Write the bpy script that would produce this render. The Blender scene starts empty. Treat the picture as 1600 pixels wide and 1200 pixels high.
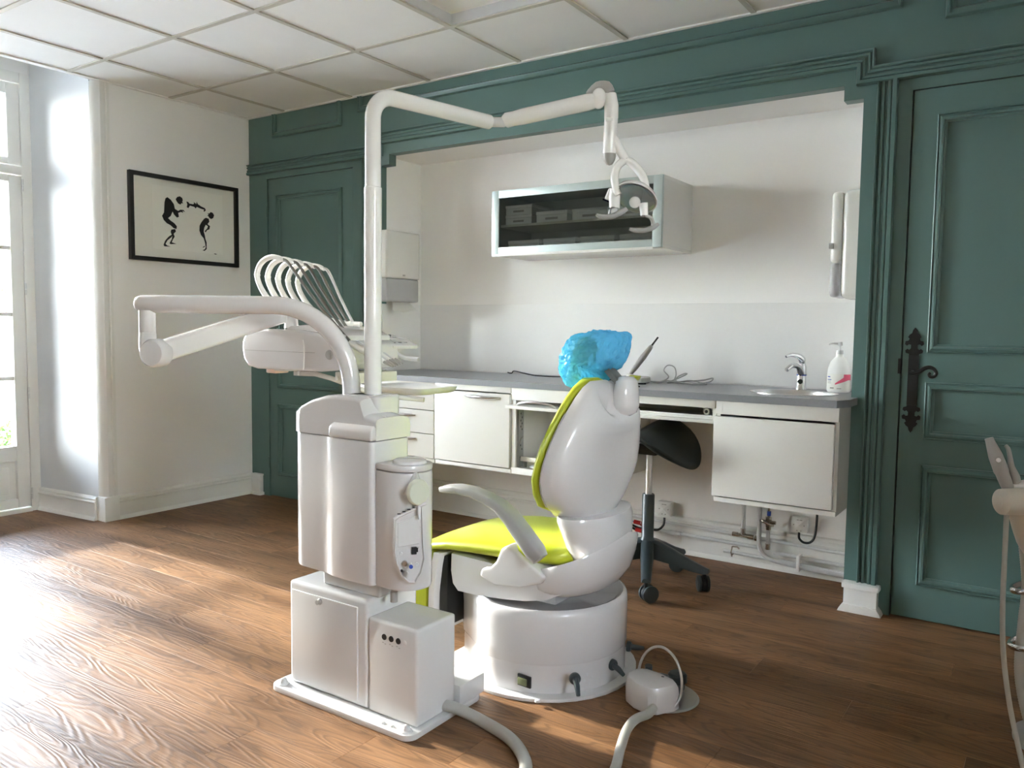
import bpy, bmesh, math, random
from mathutils import Vector, Matrix, noise
random.seed(7)
PI = math.pi
sc = bpy.context.scene
COL = sc.collection

# ------------------------------------------------------------------ camera
FPX, YAW, PITCH, ROLL = 1259.4, 0.5967, -0.0711, 0.0120
cam_d = bpy.data.cameras.new('camera')
cam_d.sensor_width = 36.0
cam_d.lens = FPX * 36.0 / 1600.0
cam_d.clip_start = 0.05
cam = bpy.data.objects.new('camera', cam_d)
COL.objects.link(cam)
f = Vector((-math.sin(YAW) * math.cos(PITCH), math.cos(YAW) * math.cos(PITCH), math.sin(PITCH)))
r0 = Vector((math.cos(YAW), math.sin(YAW), 0)); u0 = r0.cross(f)
r1 = r0 * math.cos(ROLL) + u0 * math.sin(ROLL); u1 = -r0 * math.sin(ROLL) + u0 * math.cos(ROLL)
m = Matrix((r1, u1, -f)).transposed().to_4x4(); m.translation = Vector((4.5212, -3.5142, 1.1527))
cam.matrix_world = m
sc.camera = cam

# ------------------------------------------------------------------ world, sun, exposure
world = bpy.data.worlds.new('sky'); sc.world = world; world.use_nodes = True
wn = world.node_tree.nodes; wl = world.node_tree.links
bg = wn['Background']
tc = wn.new('ShaderNodeTexCoord'); sp = wn.new('ShaderNodeSeparateXYZ'); skr = wn.new('ShaderNodeValToRGB')   # hazy bright autumn sky: pale at the horizon, bluer overhead
el_ = skr.color_ramp.elements
el_[0].position = 0.0; el_[0].color = (.30, .30, .28, 1); el_[1].position = 1.0; el_[1].color = (.36, .52, .90, 1)
e_ = el_.new(.49); e_.color = (.55, .56, .55, 1); e_ = el_.new(.51); e_.color = (1.0, .98, .95, 1); e_ = el_.new(.65); e_.color = (.84, .90, 1.0, 1)
mr_ = wn.new('ShaderNodeMapRange'); mr_.inputs['From Min'].default_value = -1; wl.new(tc.outputs['Generated'], sp.inputs[0]); wl.new(sp.outputs['Z'], mr_.inputs['Value']); wl.new(mr_.outputs[0], skr.inputs[0])
wl.new(skr.outputs[0], bg.inputs[0]); bg.inputs[1].default_value = 12.5
sun_d = bpy.data.lights.new('sun', 'SUN'); sun_d.energy = 2.9; sun_d.angle = math.radians(2.2); sun_d.color = (1.0, 0.93, 0.84)
sun = bpy.data.objects.new('sun', sun_d); COL.objects.link(sun)
el = math.radians(20.0)
sdir = Vector((math.cos(el), 0.008, -math.sin(el)))
sun.rotation_euler = sdir.to_track_quat('-Z', 'Y').to_euler(); sun.location = (-6, -2, 5)
sc.view_settings.view_transform = 'Standard'; sc.view_settings.look = 'None'
sc.view_settings.gamma = 1.0; sc.view_settings.use_curve_mapping = False
sc.view_settings.exposure = 2.62
try:
    sc.cycles.max_bounces = 14; sc.cycles.diffuse_bounces = 8; sc.cycles.transparent_max_bounces = 16
    sc.cycles.caustics_reflective = False; sc.cycles.caustics_refractive = False
    sc.cycles.sample_clamp_indirect = 8.0
except Exception:
    pass

# ------------------------------------------------------------------ materials
def mat(name, col, rough=0.5, metal=0.0, spec=0.5, coat=0.0, noise_amt=0.0, noise_scale=6.0, bump=0.0, bump_scale=60.0, trans=0.0, ior=1.45, emit=None):
    m = bpy.data.materials.new(name); m.use_nodes = True
    nt = m.node_tree; b = nt.nodes['Principled BSDF']
    b.inputs['Base Color'].default_value = (*col, 1); b.inputs['Roughness'].default_value = rough
    b.inputs['Metallic'].default_value = metal; b.inputs['Specular IOR Level'].default_value = spec
    b.inputs['Coat Weight'].default_value = coat; b.inputs['Coat Roughness'].default_value = 0.08
    b.inputs['Transmission Weight'].default_value = trans; b.inputs['IOR'].default_value = ior
    geo = nt.nodes.new('ShaderNodeNewGeometry')
    nz = nt.nodes.new('ShaderNodeTexNoise'); nz.inputs['Scale'].default_value = noise_scale; nz.inputs['Detail'].default_value = 4
    nt.links.new(geo.outputs['Position'], nz.inputs['Vector'])
    if noise_amt:
        mx = nt.nodes.new('ShaderNodeMix'); mx.data_type = 'RGBA'
        mx.inputs['A'].default_value = (*[c * (1 - noise_amt) for c in col], 1)
        mx.inputs['B'].default_value = (*[min(1, c * (1 + noise_amt)) for c in col], 1)
        nt.links.new(nz.outputs['Fac'], mx.inputs['Factor']); nt.links.new(mx.outputs['Result'], b.inputs['Base Color'])
    if bump:
        n2 = nt.nodes.new('ShaderNodeTexNoise'); n2.inputs['Scale'].default_value = bump_scale; n2.inputs['Detail'].default_value = 3
        nt.links.new(geo.outputs['Position'], n2.inputs['Vector'])
        bp = nt.nodes.new('ShaderNodeBump'); bp.inputs['Strength'].default_value = bump; bp.inputs['Distance'].default_value = 0.003
        nt.links.new(n2.outputs['Fac'], bp.inputs['Height']); nt.links.new(bp.outputs['Normal'], b.inputs['Normal'])
    if emit:
        b.inputs['Emission Color'].default_value = (*emit[0], 1); b.inputs['Emission Strength'].default_value = emit[1]
    return m

M = {}
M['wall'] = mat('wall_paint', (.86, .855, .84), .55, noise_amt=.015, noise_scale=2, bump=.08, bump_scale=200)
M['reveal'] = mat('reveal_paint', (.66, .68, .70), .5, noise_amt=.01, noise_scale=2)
M['white_trim'] = mat('white_gloss_trim', (.80, .80, .77), .3, noise_amt=.02)
M['splash'] = mat('splash_panel', (.86, .86, .85), .22, noise_amt=.01)
M['teal'] = mat('teal_paint', (.105, .185, .172), .36, noise_amt=.04, noise_scale=3, bump=.05, bump_scale=150)
M['tile'] = mat('ceiling_tile_board', (.85, .84, .815), .85, noise_amt=.02, noise_scale=8, bump=.15, bump_scale=400)
M['grid'] = mat('ceiling_grid_metal', (.55, .52, .45), .5)
M['laminate'] = mat('white_laminate', (.72, .71, .675), .2, noise_amt=.01)
M['interior'] = mat('cabinet_interior', (.62, .60, .52), .45, noise_amt=.02)
M['counter'] = mat('grey_worktop', (.24, .25, .27), .3, noise_amt=.08, noise_scale=120)
M['plastic'] = mat('white_gloss_plastic', (.64, .625, .62), .17, coat=.5, noise_amt=.008)
M['metal_white'] = mat('white_enamelled_metal', (.66, .655, .645), .22, coat=.4, noise_amt=.01)
M['lamp_white'] = mat('lamp_white', (.78, .775, .76), .22, coat=.3, noise_amt=.01)
M['greyplastic'] = mat('grey_plastic', (.36, .35, .33), .35, noise_amt=.02)
M['armgrey'] = mat('pale_grey_plastic', (.34, .34, .335), .38, noise_amt=.02)
M['lightgrey'] = mat('light_grey_plastic', (.60, .60, .60), .35, noise_amt=.02)
M['hose'] = mat('ribbed_grey_hose', (.42, .41, .37), .42, noise_amt=.03)
M['hosedark'] = mat('dark_grey_hose', (.17, .17, .15), .45, noise_amt=.03)
M['chrome'] = mat('chrome', (.78, .78, .80), .08, 1.0, noise_amt=.01)
M['steel'] = mat('brushed_steel', (.66, .66, .65), .28, 1.0, noise_amt=.03, noise_scale=60)
M['black'] = mat('black_plastic', (.012, .013, .014), .4, noise_amt=.05)
M['iron'] = mat('black_wrought_iron', (.010, .011, .012), .35, noise_amt=.1, bump=.2, bump_scale=90)
M['leather'] = mat('black_leather', (.012, .018, .018), .38, noise_amt=.1, bump=.2, bump_scale=300)
M['darkgrey'] = mat('slate_grey_plastic', (.045, .060, .066), .35, noise_amt=.05)
M['yellow'] = mat('lime_yellow_vinyl', (.38, .43, .022), .36, noise_amt=.03, noise_scale=8, bump=.12, bump_scale=140)
M['paper'] = mat('drawing_paper', (.80, .80, .74), .7, noise_amt=.01)
M['paper2'] = mat('inner_sheet_paper', (.84, .84, .78), .7, noise_amt=.01)
M['ink'] = mat('black_ink', (.01, .01, .012), .6, noise_amt=.05)
M['towel'] = mat('paper_towel', (.85, .85, .83), .9, noise_amt=.02)
M['red'] = mat('red_plastic', (.45, .02, .02), .3, noise_amt=.05)
M['blue'] = mat('blue_plastic', (.02, .06, .40), .3, noise_amt=.05)
M['pink'] = mat('pink_label', (.75, .12, .20), .45, noise_amt=.03)
M['navy'] = mat('dark_blue_visor', (.01, .012, .03), .2, noise_amt=.05)
M['pipe'] = mat('white_painted_pipe', (.66, .67, .67), .4, noise_amt=.06, noise_scale=12)
M['brass'] = mat('nickel_fitting', (.55, .50, .44), .25, 1.0, noise_amt=.06)
M['screen'] = mat('olive_switch', (.16, .18, .10), .25, noise_amt=.05)
M['boxgrey'] = mat('pale_box_card', (.78, .80, .78), .6, noise_amt=.03)
M['aluframe'] = mat('satin_aluminium_frame', (.50, .58, .57), .38, .55, noise_amt=.01)
M['gravel'] = mat('garden_gravel', (.40, .37, .32), .9, noise_amt=.3, noise_scale=9)
M['stone'] = mat('garden_stone', (.40, .28, .22), .85, noise_amt=.25, noise_scale=7, bump=.5, bump_scale=30)
M['slate'] = mat('garden_slate', (.10, .11, .13), .8, noise_amt=.2)
M['bark'] = mat('tree_bark', (.16, .13, .10), .9, noise_amt=.3, noise_scale=20)
M['leaf_green'] = mat('green_leaves', (.10, .17, .04), .6, noise_amt=.5, noise_scale=9)
M['leaf_autumn'] = mat('autumn_leaves', (.50, .28, .08), .6, noise_amt=.5, noise_scale=5)
M['leaf_pale'] = mat('dry_twigs', (.42, .38, .30), .8, noise_amt=.4, noise_scale=8)

def tint_glass(name, tint, gloss, rough, alpha):
    m = bpy.data.materials.new(name); m.use_nodes = True; nt = m.node_tree; n = nt.nodes
    for x in list(n): n.remove(x)
    out = n.new('ShaderNodeOutputMaterial'); tr = n.new('ShaderNodeBsdfTransparent'); tr.inputs[0].default_value = (*tint, 1)
    gl = n.new('ShaderNodeBsdfPrincipled'); gl.inputs['Base Color'].default_value = (*gloss, 1); gl.inputs['Roughness'].default_value = rough
    mx = n.new('ShaderNodeMixShader'); fr = n.new('ShaderNodeFresnel'); fr.inputs[0].default_value = 1.45
    ad = n.new('ShaderNodeMath'); ad.operation = 'ADD'; ad.inputs[1].default_value = alpha; ad.use_clamp = True
    nt.links.new(fr.outputs[0], ad.inputs[0]); nt.links.new(ad.outputs[0], mx.inputs[0])
    nt.links.new(tr.outputs[0], mx.inputs[1]); nt.links.new(gl.outputs[0], mx.inputs[2]); nt.links.new(mx.outputs[0], out.inputs[0])
    return m
M['glass'] = tint_glass('window_glass', (.96, .98, .97), (.05, .05, .05), .02, 0.0)
M['cabglass'] = tint_glass('smoked_cabinet_glass', (.92, .95, .95), (.10, .12, .12), .14, .03)
M['clearplastic'] = tint_glass('smoky_clear_plastic', (.88, .88, .90), (.66, .66, .66), .25, .5)
M['lens'] = tint_glass('clear_lens', (.9, .92, .92), (.6, .6, .6), .05, .25)

def bag_mat():
    m = bpy.data.materials.new('thin_blue_plastic_film'); m.use_nodes = True; nt = m.node_tree; n = nt.nodes
    for x in list(n): n.remove(x)
    out = n.new('ShaderNodeOutputMaterial'); pr = n.new('ShaderNodeBsdfPrincipled')
    pr.inputs['Base Color'].default_value = (.24, .66, .92, 1); pr.inputs['Roughness'].default_value = .22
    tl = n.new('ShaderNodeBsdfTranslucent'); tl.inputs[0].default_value = (.10, .62, 1.0, 1)
    tp = n.new('ShaderNodeBsdfTransparent'); tp.inputs[0].default_value = (.40, .80, 1.0, 1)
    m1 = n.new('ShaderNodeMixShader'); m1.inputs[0].default_value = .5
    m2 = n.new('ShaderNodeMixShader'); m2.inputs[0].default_value = .42
    geo = n.new('ShaderNodeNewGeometry'); nz = n.new('ShaderNodeTexNoise'); nz.inputs['Scale'].default_value = 28; nz.inputs['Detail'].default_value = 5; nz.inputs['Distortion'].default_value = 1.5
    bp = n.new('ShaderNodeBump'); bp.inputs['Strength'].default_value = .7; bp.inputs['Distance'].default_value = .006
    nt.links.new(geo.outputs['Position'], nz.inputs['Vector']); nt.links.new(nz.outputs['Fac'], bp.inputs['Height'])
    nt.links.new(bp.outputs[0], pr.inputs['Normal']); nt.links.new(bp.outputs[0], tl.inputs['Normal'])
    nt.links.new(pr.outputs[0], m1.inputs[1]); nt.links.new(tl.outputs[0], m1.inputs[2])
    nt.links.new(m1.outputs[0], m2.inputs[1]); nt.links.new(tp.outputs[0], m2.inputs[2]); nt.links.new(m2.outputs[0], out.inputs[0])
    return m
M['bag'] = bag_mat()

def wood_mat():
    m = bpy.data.materials.new('oak_plank'); m.use_nodes = True; nt = m.node_tree; n = nt.nodes; L = nt.links.new
    b = n['Principled BSDF']; geo = n.new('ShaderNodeNewGeometry'); oi = n.new('ShaderNodeObjectInfo')
    off = n.new('ShaderNodeVectorMath'); off.operation = 'MULTIPLY_ADD'
    cmb = n.new('ShaderNodeCombineXYZ')
    for i, k in enumerate((37.0, 19.0, 53.0)):
        mm = n.new('ShaderNodeMath'); mm.operation = 'MULTIPLY'; mm.inputs[1].default_value = k
        L(oi.outputs['Random'], mm.inputs[0]); L(mm.outputs[0], cmb.inputs[i])
    ad = n.new('ShaderNodeVectorMath'); ad.operation = 'ADD'; L(geo.outputs['Position'], ad.inputs[0]); L(cmb.outputs[0], ad.inputs[1])
    mp = n.new('ShaderNodeMapping'); mp.inputs['Scale'].default_value = (1.0, 7.0, 1.0); L(ad.outputs[0], mp.inputs[0])
    n1 = n.new('ShaderNodeTexNoise'); n1.inputs['Scale'].default_value = 1.1; n1.inputs['Detail'].default_value = 2; n1.inputs['Distortion'].default_value = .25; L(mp.outputs[0], n1.inputs['Vector'])
    # cathedral rings: contour lines of the stretched noise
    mu = n.new('ShaderNodeMath'); mu.operation = 'MULTIPLY'; mu.inputs[1].default_value = 150.0; L(n1.outputs['Fac'], mu.inputs[0])
    si = n.new('ShaderNodeMath'); si.operation = 'SINE'; L(mu.outputs[0], si.inputs[0])
    mp2 = n.new('ShaderNodeMapping'); mp2.inputs['Scale'].default_value = (6.0, 110.0, 1.0); L(ad.outputs[0], mp2.inputs[0])
    n2 = n.new('ShaderNodeTexNoise'); n2.inputs['Scale'].default_value = 1.6; n2.inputs['Detail'].default_value = 4; L(mp2.outputs[0], n2.inputs['Vector'])
    mp3 = n.new('ShaderNodeMapping'); mp3.inputs['Scale'].default_value = (.9, 5.0, 1.0); L(ad.outputs[0], mp3.inputs[0])
    n3 = n.new('ShaderNodeTexNoise'); n3.inputs['Scale'].default_value = 1.5; n3.inputs['Detail'].default_value = 3; L(mp3.outputs[0], n3.inputs['Vector'])
    r = n.new('ShaderNodeValToRGB'); e = r.color_ramp.elements
    e[0].position = .28; e[0].color = (.115, .052, .019, 1); e[1].position = .75; e[1].color = (.33, .175, .083, 1)
    L(n3.outputs['Fac'], r.inputs[0])
    # ring lines darken a little, fine pores darken a little
    mr = n.new('ShaderNodeMapRange'); mr.inputs['From Min'].default_value = .45; mr.inputs['From Max'].default_value = 1.0; mr.inputs['To Min'].default_value = 1.0; mr.inputs['To Max'].default_value = .70; L(si.outputs[0], mr.inputs['Value'])
    mr2 = n.new('ShaderNodeMapRange'); mr2.inputs['From Min'].default_value = .35; mr2.inputs['From Max'].default_value = .65; mr2.inputs['To Min'].default_value = .82; mr2.inputs['To Max'].default_value = 1.08; L(n2.outputs['Fac'], mr2.inputs['Value'])
    mr3 = n.new('ShaderNodeMapRange'); mr3.inputs['To Min'].default_value = .84; mr3.inputs['To Max'].default_value = 1.12; L(oi.outputs['Random'], mr3.inputs['Value'])
    a = n.new('ShaderNodeMath'); a.operation = 'MULTIPLY'; L(mr.outputs[0], a.inputs[0]); L(mr2.outputs[0], a.inputs[1])
    a2 = n.new('ShaderNodeMath'); a2.operation = 'MULTIPLY'; L(a.outputs[0], a2.inputs[0]); L(mr3.outputs[0], a2.inputs[1])
    vm = n.new('ShaderNodeVectorMath'); vm.operation = 'SCALE'; L(r.outputs[0], vm.inputs[0]); L(a2.outputs[0], vm.inputs['Scale'])
    L(vm.outputs[0], b.inputs['Base Color'])
    b.inputs['Roughness'].default_value = .48; b.inputs['Specular IOR Level'].default_value = .28
    ba = n.new('ShaderNodeMath'); ba.operation = 'MULTIPLY_ADD'; ba.inputs[1].default_value = .35; L(si.outputs[0], ba.inputs[0]); L(n2.outputs['Fac'], ba.inputs[2])
    bp = n.new('ShaderNodeBump'); bp.inputs['Strength'].default_value = .5; bp.inputs['Distance'].default_value = .002; L(ba.outputs[0], bp.inputs['Height']); L(bp.outputs[0], b.inputs['Normal'])
    return m
M['wood'] = wood_mat()

# ------------------------------------------------------------------ mesh helpers
class B:
    """collects shapes (world coordinates) into one mesh"""
    def __init__(s): s.bm = bmesh.new()
    def _bev(s, geom_edges, w, seg=2):
        if w > 0: bmesh.ops.bevel(s.bm, geom=geom_edges, offset=w, segments=seg, profile=.6, affect='EDGES', clamp_overlap=True)
    def box(s, x0, x1, y0, y1, z0, z1, bev=0, seg=2, vert_bev=None):
        x0, x1 = min(x0, x1), max(x0, x1); y0, y1 = min(y0, y1), max(y0, y1); z0, z1 = min(z0, z1), max(z0, z1)
        bm = s.bm
        v = [bm.verts.new(c) for c in ((x0,y0,z0),(x1,y0,z0),(x1,y1,z0),(x0,y1,z0),(x0,y0,z1),(x1,y0,z1),(x1,y1,z1),(x0,y1,z1))]
        fs = [bm.faces.new([v[i] for i in q]) for q in ((0,3,2,1),(4,5,6,7),(0,1,5,4),(1,2,6,5),(2,3,7,6),(3,0,4,7))]
        es = list({e for fa in fs for e in fa.edges})
        if vert_bev:
            ve = [e for e in es if abs(e.verts[0].co.z - e.verts[1].co.z) > 1e-6]
            he = [e for e in es if e not in ve]
            r = bmesh.ops.bevel(bm, geom=ve, offset=vert_bev, segments=6, profile=.5, affect='EDGES', clamp_overlap=True)
            if bev:
                vs = set()
                allf = set(r['faces']) | {fa for fa in fs if fa.is_valid}
                e2 = list({e for fa in allf if fa.is_valid for e in fa.edges if len(e.link_faces) == 2 and e.calc_face_angle(0) > .6})
                s._bev(e2, bev, seg)
        else:
            s._bev(es, bev, seg)
        return s
    def obox(s, c, size, ax=(1,0,0), az=(0,0,1), bev=0, seg=2):
        X = Vector(ax).normalized(); Z = Vector(az).normalized(); Y = Z.cross(X).normalized(); Z = X.cross(Y)
        h = [q / 2 for q in size]; bm = s.bm; v = []
        for dz in (-1, 1):
            for dx, dy in ((-1,-1),(1,-1),(1,1),(-1,1)):
                v.append(bm.verts.new(Vector(c) + X*dx*h[0] + Y*dy*h[1] + Z*dz*h[2]))
        fs = [bm.faces.new([v[i] for i in q]) for q in ((0,3,2,1),(4,5,6,7),(0,1,5,4),(1,2,6,5),(2,3,7,6),(3,0,4,7))]
        s._bev(list({e for fa in fs for e in fa.edges}), bev, seg); return s
    def rings(s, rings, cap=True, closed=True):
        bm = s.bm; R = [[bm.verts.new(c) for c in r] for r in rings]; n = len(R[0])
        for a, b in zip(R, R[1:]):
            for i in range(n if closed else n - 1):
                j = (i + 1) % n
                try: bm.faces.new((a[i], a[j], b[j], b[i]))
                except ValueError: pass
        if cap:
            for r, rev in ((R[0], True), (R[-1], False)):
                try: bm.faces.new(list(reversed(r)) if rev else r)
                except ValueError: pass
        return s
    def tube(s, pts, rad, seg=12, cap=True, flat=1.0, smooth=0, up=None):
        """sweeps a circle along pts; rad may be a list; flat squeezes the section along its second axis"""
        P = [Vector(p) for p in pts]
        rr = rad if isinstance(rad, (list, tuple)) else [rad] * len(P)
        if smooth:
            P, rr = spline(P, rr, smooth)
        n = len(P); T = []
        for i in range(n):
            t = (P[min(i+1, n-1)] - P[max(i-1, 0)]); T.append(t.normalized() if t.length > 1e-9 else Vector((0,0,1)))
        N = Vector(up) if up else (Vector((0,0,1)) if abs(T[0].z) < .9 else Vector((1,0,0)))
        N = (N - T[0]*N.dot(T[0])).normalized(); rings = []
        for i in range(n):
            N = (N - T[i]*N.dot(T[i]))
            N = N.normalized() if N.length > 1e-9 else T[i].orthogonal().normalized()
            Bn = T[i].cross(N)
            rings.append([P[i] + (N*math.cos(a)*flat + Bn*math.sin(a))*rr[i] for a in [2*PI*k/seg for k in range(seg)]])
        return s.rings(rings, cap)
    def cyl(s, p0, p1, r, r2=None, seg=24, bev=0):
        p0, p1 = Vector(p0), Vector(p1); r2 = r if r2 is None else r2
        if bev:
            L = (p1-p0).length; d = (p1-p0)/L
            return s.tube([p0, p0+d*bev*.3, p0+d*bev, p1-d*bev, p1-d*bev*.3, p1], [max(r-bev,1e-4), r-bev*.3, r, r2, r2-bev*.3, max(r2-bev,1e-4)], seg)
        return s.tube([p0, p1], [r, r2], seg)
    def lathe(s, prof, o=(0,0,0), axis=(0,0,1), seg=32, sx=1, sy=1):
        A = Vector(axis).normalized(); N = A.orthogonal().normalized() if abs(A.z) < .99 else Vector((1,0,0)); Bn = A.cross(N); o = Vector(o)
        s.rings([[o + A*z + (N*math.cos(t)*sx + Bn*math.sin(t)*sy)*max(r, 1e-4) for t in [2*PI*k/seg for k in range(seg)]] for r, z in prof]); return s
    def ell(s, c, r, seg=24, nr=12, fn=None):
        c = Vector(c); rings = []
        for i in range(nr + 1):
            a = -PI/2 + PI*i/nr; ca = max(math.cos(a), 1e-3)
            ring = []
            for k in range(seg):
                t = 2*PI*k/seg; p = Vector((r[0]*ca*math.cos(t), r[1]*ca*math.sin(t), r[2]*math.sin(a)))
                ring.append(c + (fn(p) if fn else p))
            rings.append(ring)
        return s.rings(rings)
    def prism(s, poly, a, b, plane='XZ', bev=0, seg=2):
        """poly in a plane, extruded along the third axis from a to b"""
        def P(u, v, w): return {'XZ': (u, w, v), 'XY': (u, v, w), 'YZ': (w, u, v)}[plane]
        bm = s.bm; A = [bm.verts.new(P(u, v, a)) for u, v in poly]; Bv = [bm.verts.new(P(u, v, b)) for u, v in poly]
        fs = [bm.faces.new(A), bm.faces.new(list(reversed(Bv)))]; n = len(poly)
        for i in range(n): fs.append(bm.faces.new((A[i], Bv[i], Bv[(i+1) % n], A[(i+1) % n])))
        bmesh.ops.recalc_face_normals(bm, faces=fs)
        if bev:
            es = list({e for fa in fs for e in fa.edges if len(e.link_faces) == 2 and e.calc_face_angle(0) > .5}); s._bev(es, bev, seg)
        return s

def spline(P, rr, k):
    out, ro = [], []; n = len(P)
    for i in range(n - 1):
        p0, p1, p2, p3 = P[max(i-1,0)], P[i], P[i+1], P[min(i+2,n-1)]
        for j in range(k):
            t = j / k
            out.append(.5*((2*p1) + (p2-p0)*t + (2*p0-5*p1+4*p2-p3)*t*t + (3*p1-p0-3*p2+p3)*t**3)); ro.append(rr[i]*(1-t) + rr[i+1]*t)
    out.append(P[-1]); ro.append(rr[-1]); return out, ro

def org(o):
    v = Vector((0,0,0))
    while o: v += Vector(o.location); o = o.parent
    return v
def obj(name, b, m, parent=None, origin=None, ang=38, label=None):
    bm = b.bm if isinstance(b, B) else b
    bmesh.ops.recalc_face_normals(bm, faces=bm.faces[:])
    for fa in bm.faces: fa.smooth = True
    for e in bm.edges: e.smooth = not (len(e.link_faces) == 2 and e.calc_face_angle(0) > math.radians(ang))
    me = bpy.data.meshes.new(name); 
    if parent: o0 = org(parent)
    elif origin is not None: o0 = Vector(origin)
    else:
        xs = [v.co for v in bm.verts]; o0 = Vector(((min(c.x for c in xs)+max(c.x for c in xs))/2, (min(c.y for c in xs)+max(c.y for c in xs))/2, min(c.z for c in xs)))
    bmesh.ops.translate(bm, vec=-o0, verts=bm.verts[:])
    bm.to_mesh(me); bm.free()
    mm = m if isinstance(m, bpy.types.Material) else M[m]; me.materials.append(mm)
    o = bpy.data.objects.new(name, me); COL.objects.link(o)
    if parent: o.parent = parent
    else: o.location = o0
    if label: o['label'] = label
    return o
def tag(o, label, cat, group=None):
    o['label'] = label; o['category'] = cat
    if group: o['group'] = group
    return o
def thing(name, label, cat, loc, group=None):
    o = bpy.data.objects.new(name, None); o.empty_display_size = .05; COL.objects.link(o); o.location = loc
    return tag(o, label, cat, group)
def sempty(name, loc=(0,0,0)):
    o = bpy.data.objects.new(name, None); o.empty_display_size = .05; COL.objects.link(o); o.location = loc; o['kind'] = 'structure'; return o
def struct(name, b, m, parent=None, **k):
    o = obj(name, b, m, parent, **k)
    if not parent: o['kind'] = 'structure'
    return o

def moulding(b, path, width, prof, y0=0.0, closed=False, side=-1):
    """sweeps a profile [(u 0..1, proud)] along a path in the XZ plane with mitred corners, centred on the path"""
    n = len(path); P = [Vector((p[0], p[1])) for p in path]; rings = []
    for i in range(n):
        if closed: a, c = P[(i-1) % n], P[(i+1) % n]
        else: a, c = P[max(i-1, 0)], P[min(i+1, n-1)]
        d1 = (P[i]-a); d2 = (c-P[i])
        d1 = d1.normalized() if d1.length > 1e-9 else d2.normalized(); d2 = d2.normalized() if d2.length > 1e-9 else d1
        n1 = Vector((-d1.y, d1.x)); n2 = Vector((-d2.y, d2.x)); nn = n1 + n2
        nn = nn / max(nn.dot(n1), .2)
        rings.append([(P[i].x + nn.x*(u-.5)*width, y0 + side*v, P[i].y + nn.y*(u-.5)*width) for u, v in prof])
    if closed: rings.append(rings[0])
    return b.rings(rings, cap=not closed)
PROF_PANEL = [(0, -.002), (0, .012), (.12, .015), (.2, .010), (.3, .013), (.5, .020), (.7, .019), (.78, .009), (.9, .007), (1, .005), (1, -.002)]
PROF_ARCH = [(0, -.002), (0, .020), (.05, .026), (.22, .026), (.28, .016), (.34, .021), (.44, .021), (.48, .014), (.60, .012), (.64, .020), (.74, .022), (.78, .014), (.84, .012), (.90, .024), (.96, .026), (1, .020), (1, -.002)]
PROF_FRIEZE = [(0, -.002), (0, .010), (.15, .018), (.35, .020), (.45, .010), (.6, .012), (.8, .016), (1, .006), (1, -.002)]

# ------------------------------------------------------------------ floor
floor = sempty('floor')
XW0, XW1, YW0, YW1 = -.62, 5.9, -5.2, .39
PW, PL = .17, 1.215
def plank_mesh(lx, ly):
    b = B(); g = .0003
    b.box(g, lx-g, g, ly-g, -.014, 0, 0)
    es = [e for e in b.bm.edges if all(v.co.z > -.001 for v in e.verts)]
    bmesh.ops.bevel(b.bm, geom=es, offset=.0004, segments=1, affect='EDGES')
    me = bpy.data.meshes.new('plank'); b.bm.to_mesh(me); b.bm.free(); me.materials.append(M['wood']); return me
pm = {}
j = -2
first_y = -2.25 - PW * 22
known = {0: 1.465, -1: 2.0, 1: 1.77}
row = -22
while True:
    y = -2.25 + row * PW
    if y > YW1: break
    y0c, y1c = max(y, YW0), min(y + PW, YW1)
    if y1c - y0c > .02:
        st = known.get(row, 1.465 + ((row * 0.731) % 1.0) * PL) % PL - PL
        x = st if st <= XW0 else st - PL
        while x < XW1:
            a, c = max(x, XW0), min(x + PL, XW1)
            if c - a > .03:
                key = (round(c-a, 3), round(y1c-y0c, 3))
                if key not in pm: pm[key] = plank_mesh(*key)
                o = bpy.data.objects.new('plank', pm[key]); COL.objects.link(o); o.location = (a, y0c, 0); o.parent = floor
            x += PL
    row += 1
b = B(); b.box(XW0-.25, XW1+.2, YW0-.2, YW1+.2, -.10, -.0141); obj('subfloor', b, 'interior', floor)

# ------------------------------------------------------------------ ceiling: grid and tiles
CH = 2.496
ceil = sempty('ceiling', (0, 0, CH))
GX, GY, T = .370, -.583, .6
b = B()
xi = [GX + T*i for i in range(-1, 11) if GX + T*i < XW1]
yj = [GY - T*k for k in range(0, 10) if GY - T*k > YW0]
for x in xi:
    if x > 0: b.box(x-.012, x+.012, YW0, 0, CH, CH+.006)
for y in yj:
    xs = [0] + [x for x in xi if x > 0] + [XW1]
    for a, c in zip(xs, xs[1:]): b.box(a+.012, c-.012, y-.012, y+.012, CH, CH+.006)
g = obj('ceiling_grid', b, 'grid', ceil)
b = B(); b.box(0, XW1, -.022, -.002, CH-.001, CH+.006); b.box(0, .02, YW0, -.03, CH-.001, CH+.006); obj('edge_trim', b, 'tile', ceil)
tm = {}
xb = [0] + [x for x in xi if x > 0] + [XW1]; yb = [0] + yj + [YW0]
for a, c in zip(xb, xb[1:]):
    for d, e in zip(yb, yb[1:]):
        if abs(a-2.17) < .01 and abs(d-GY) < .01: continue     # the recessed luminaire
        w, h = c-a-.016, d-e-.016
        if w < .03 or h < .03: continue
        key = (round(w, 3), round(h, 3))
        if key not in tm:
            q = B(); q.box(0, w, 0, h, 0, .014); me = bpy.data.meshes.new('ceiling_tile'); q.bm.to_mesh(me); q.bm.free(); me.materials.append(M['tile']); tm[key] = me
        o = bpy.data.objects.new('ceiling_tile', tm[key]); COL.objects.link(o); o.location = (a+.008, e+.008, .0065); o.parent = ceil
b = B(); b.box(-.2, XW1+.2, YW0-.2, .6, CH+.22, CH+.30); obj('ceiling_slab', b, 'wall', ceil)
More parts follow.
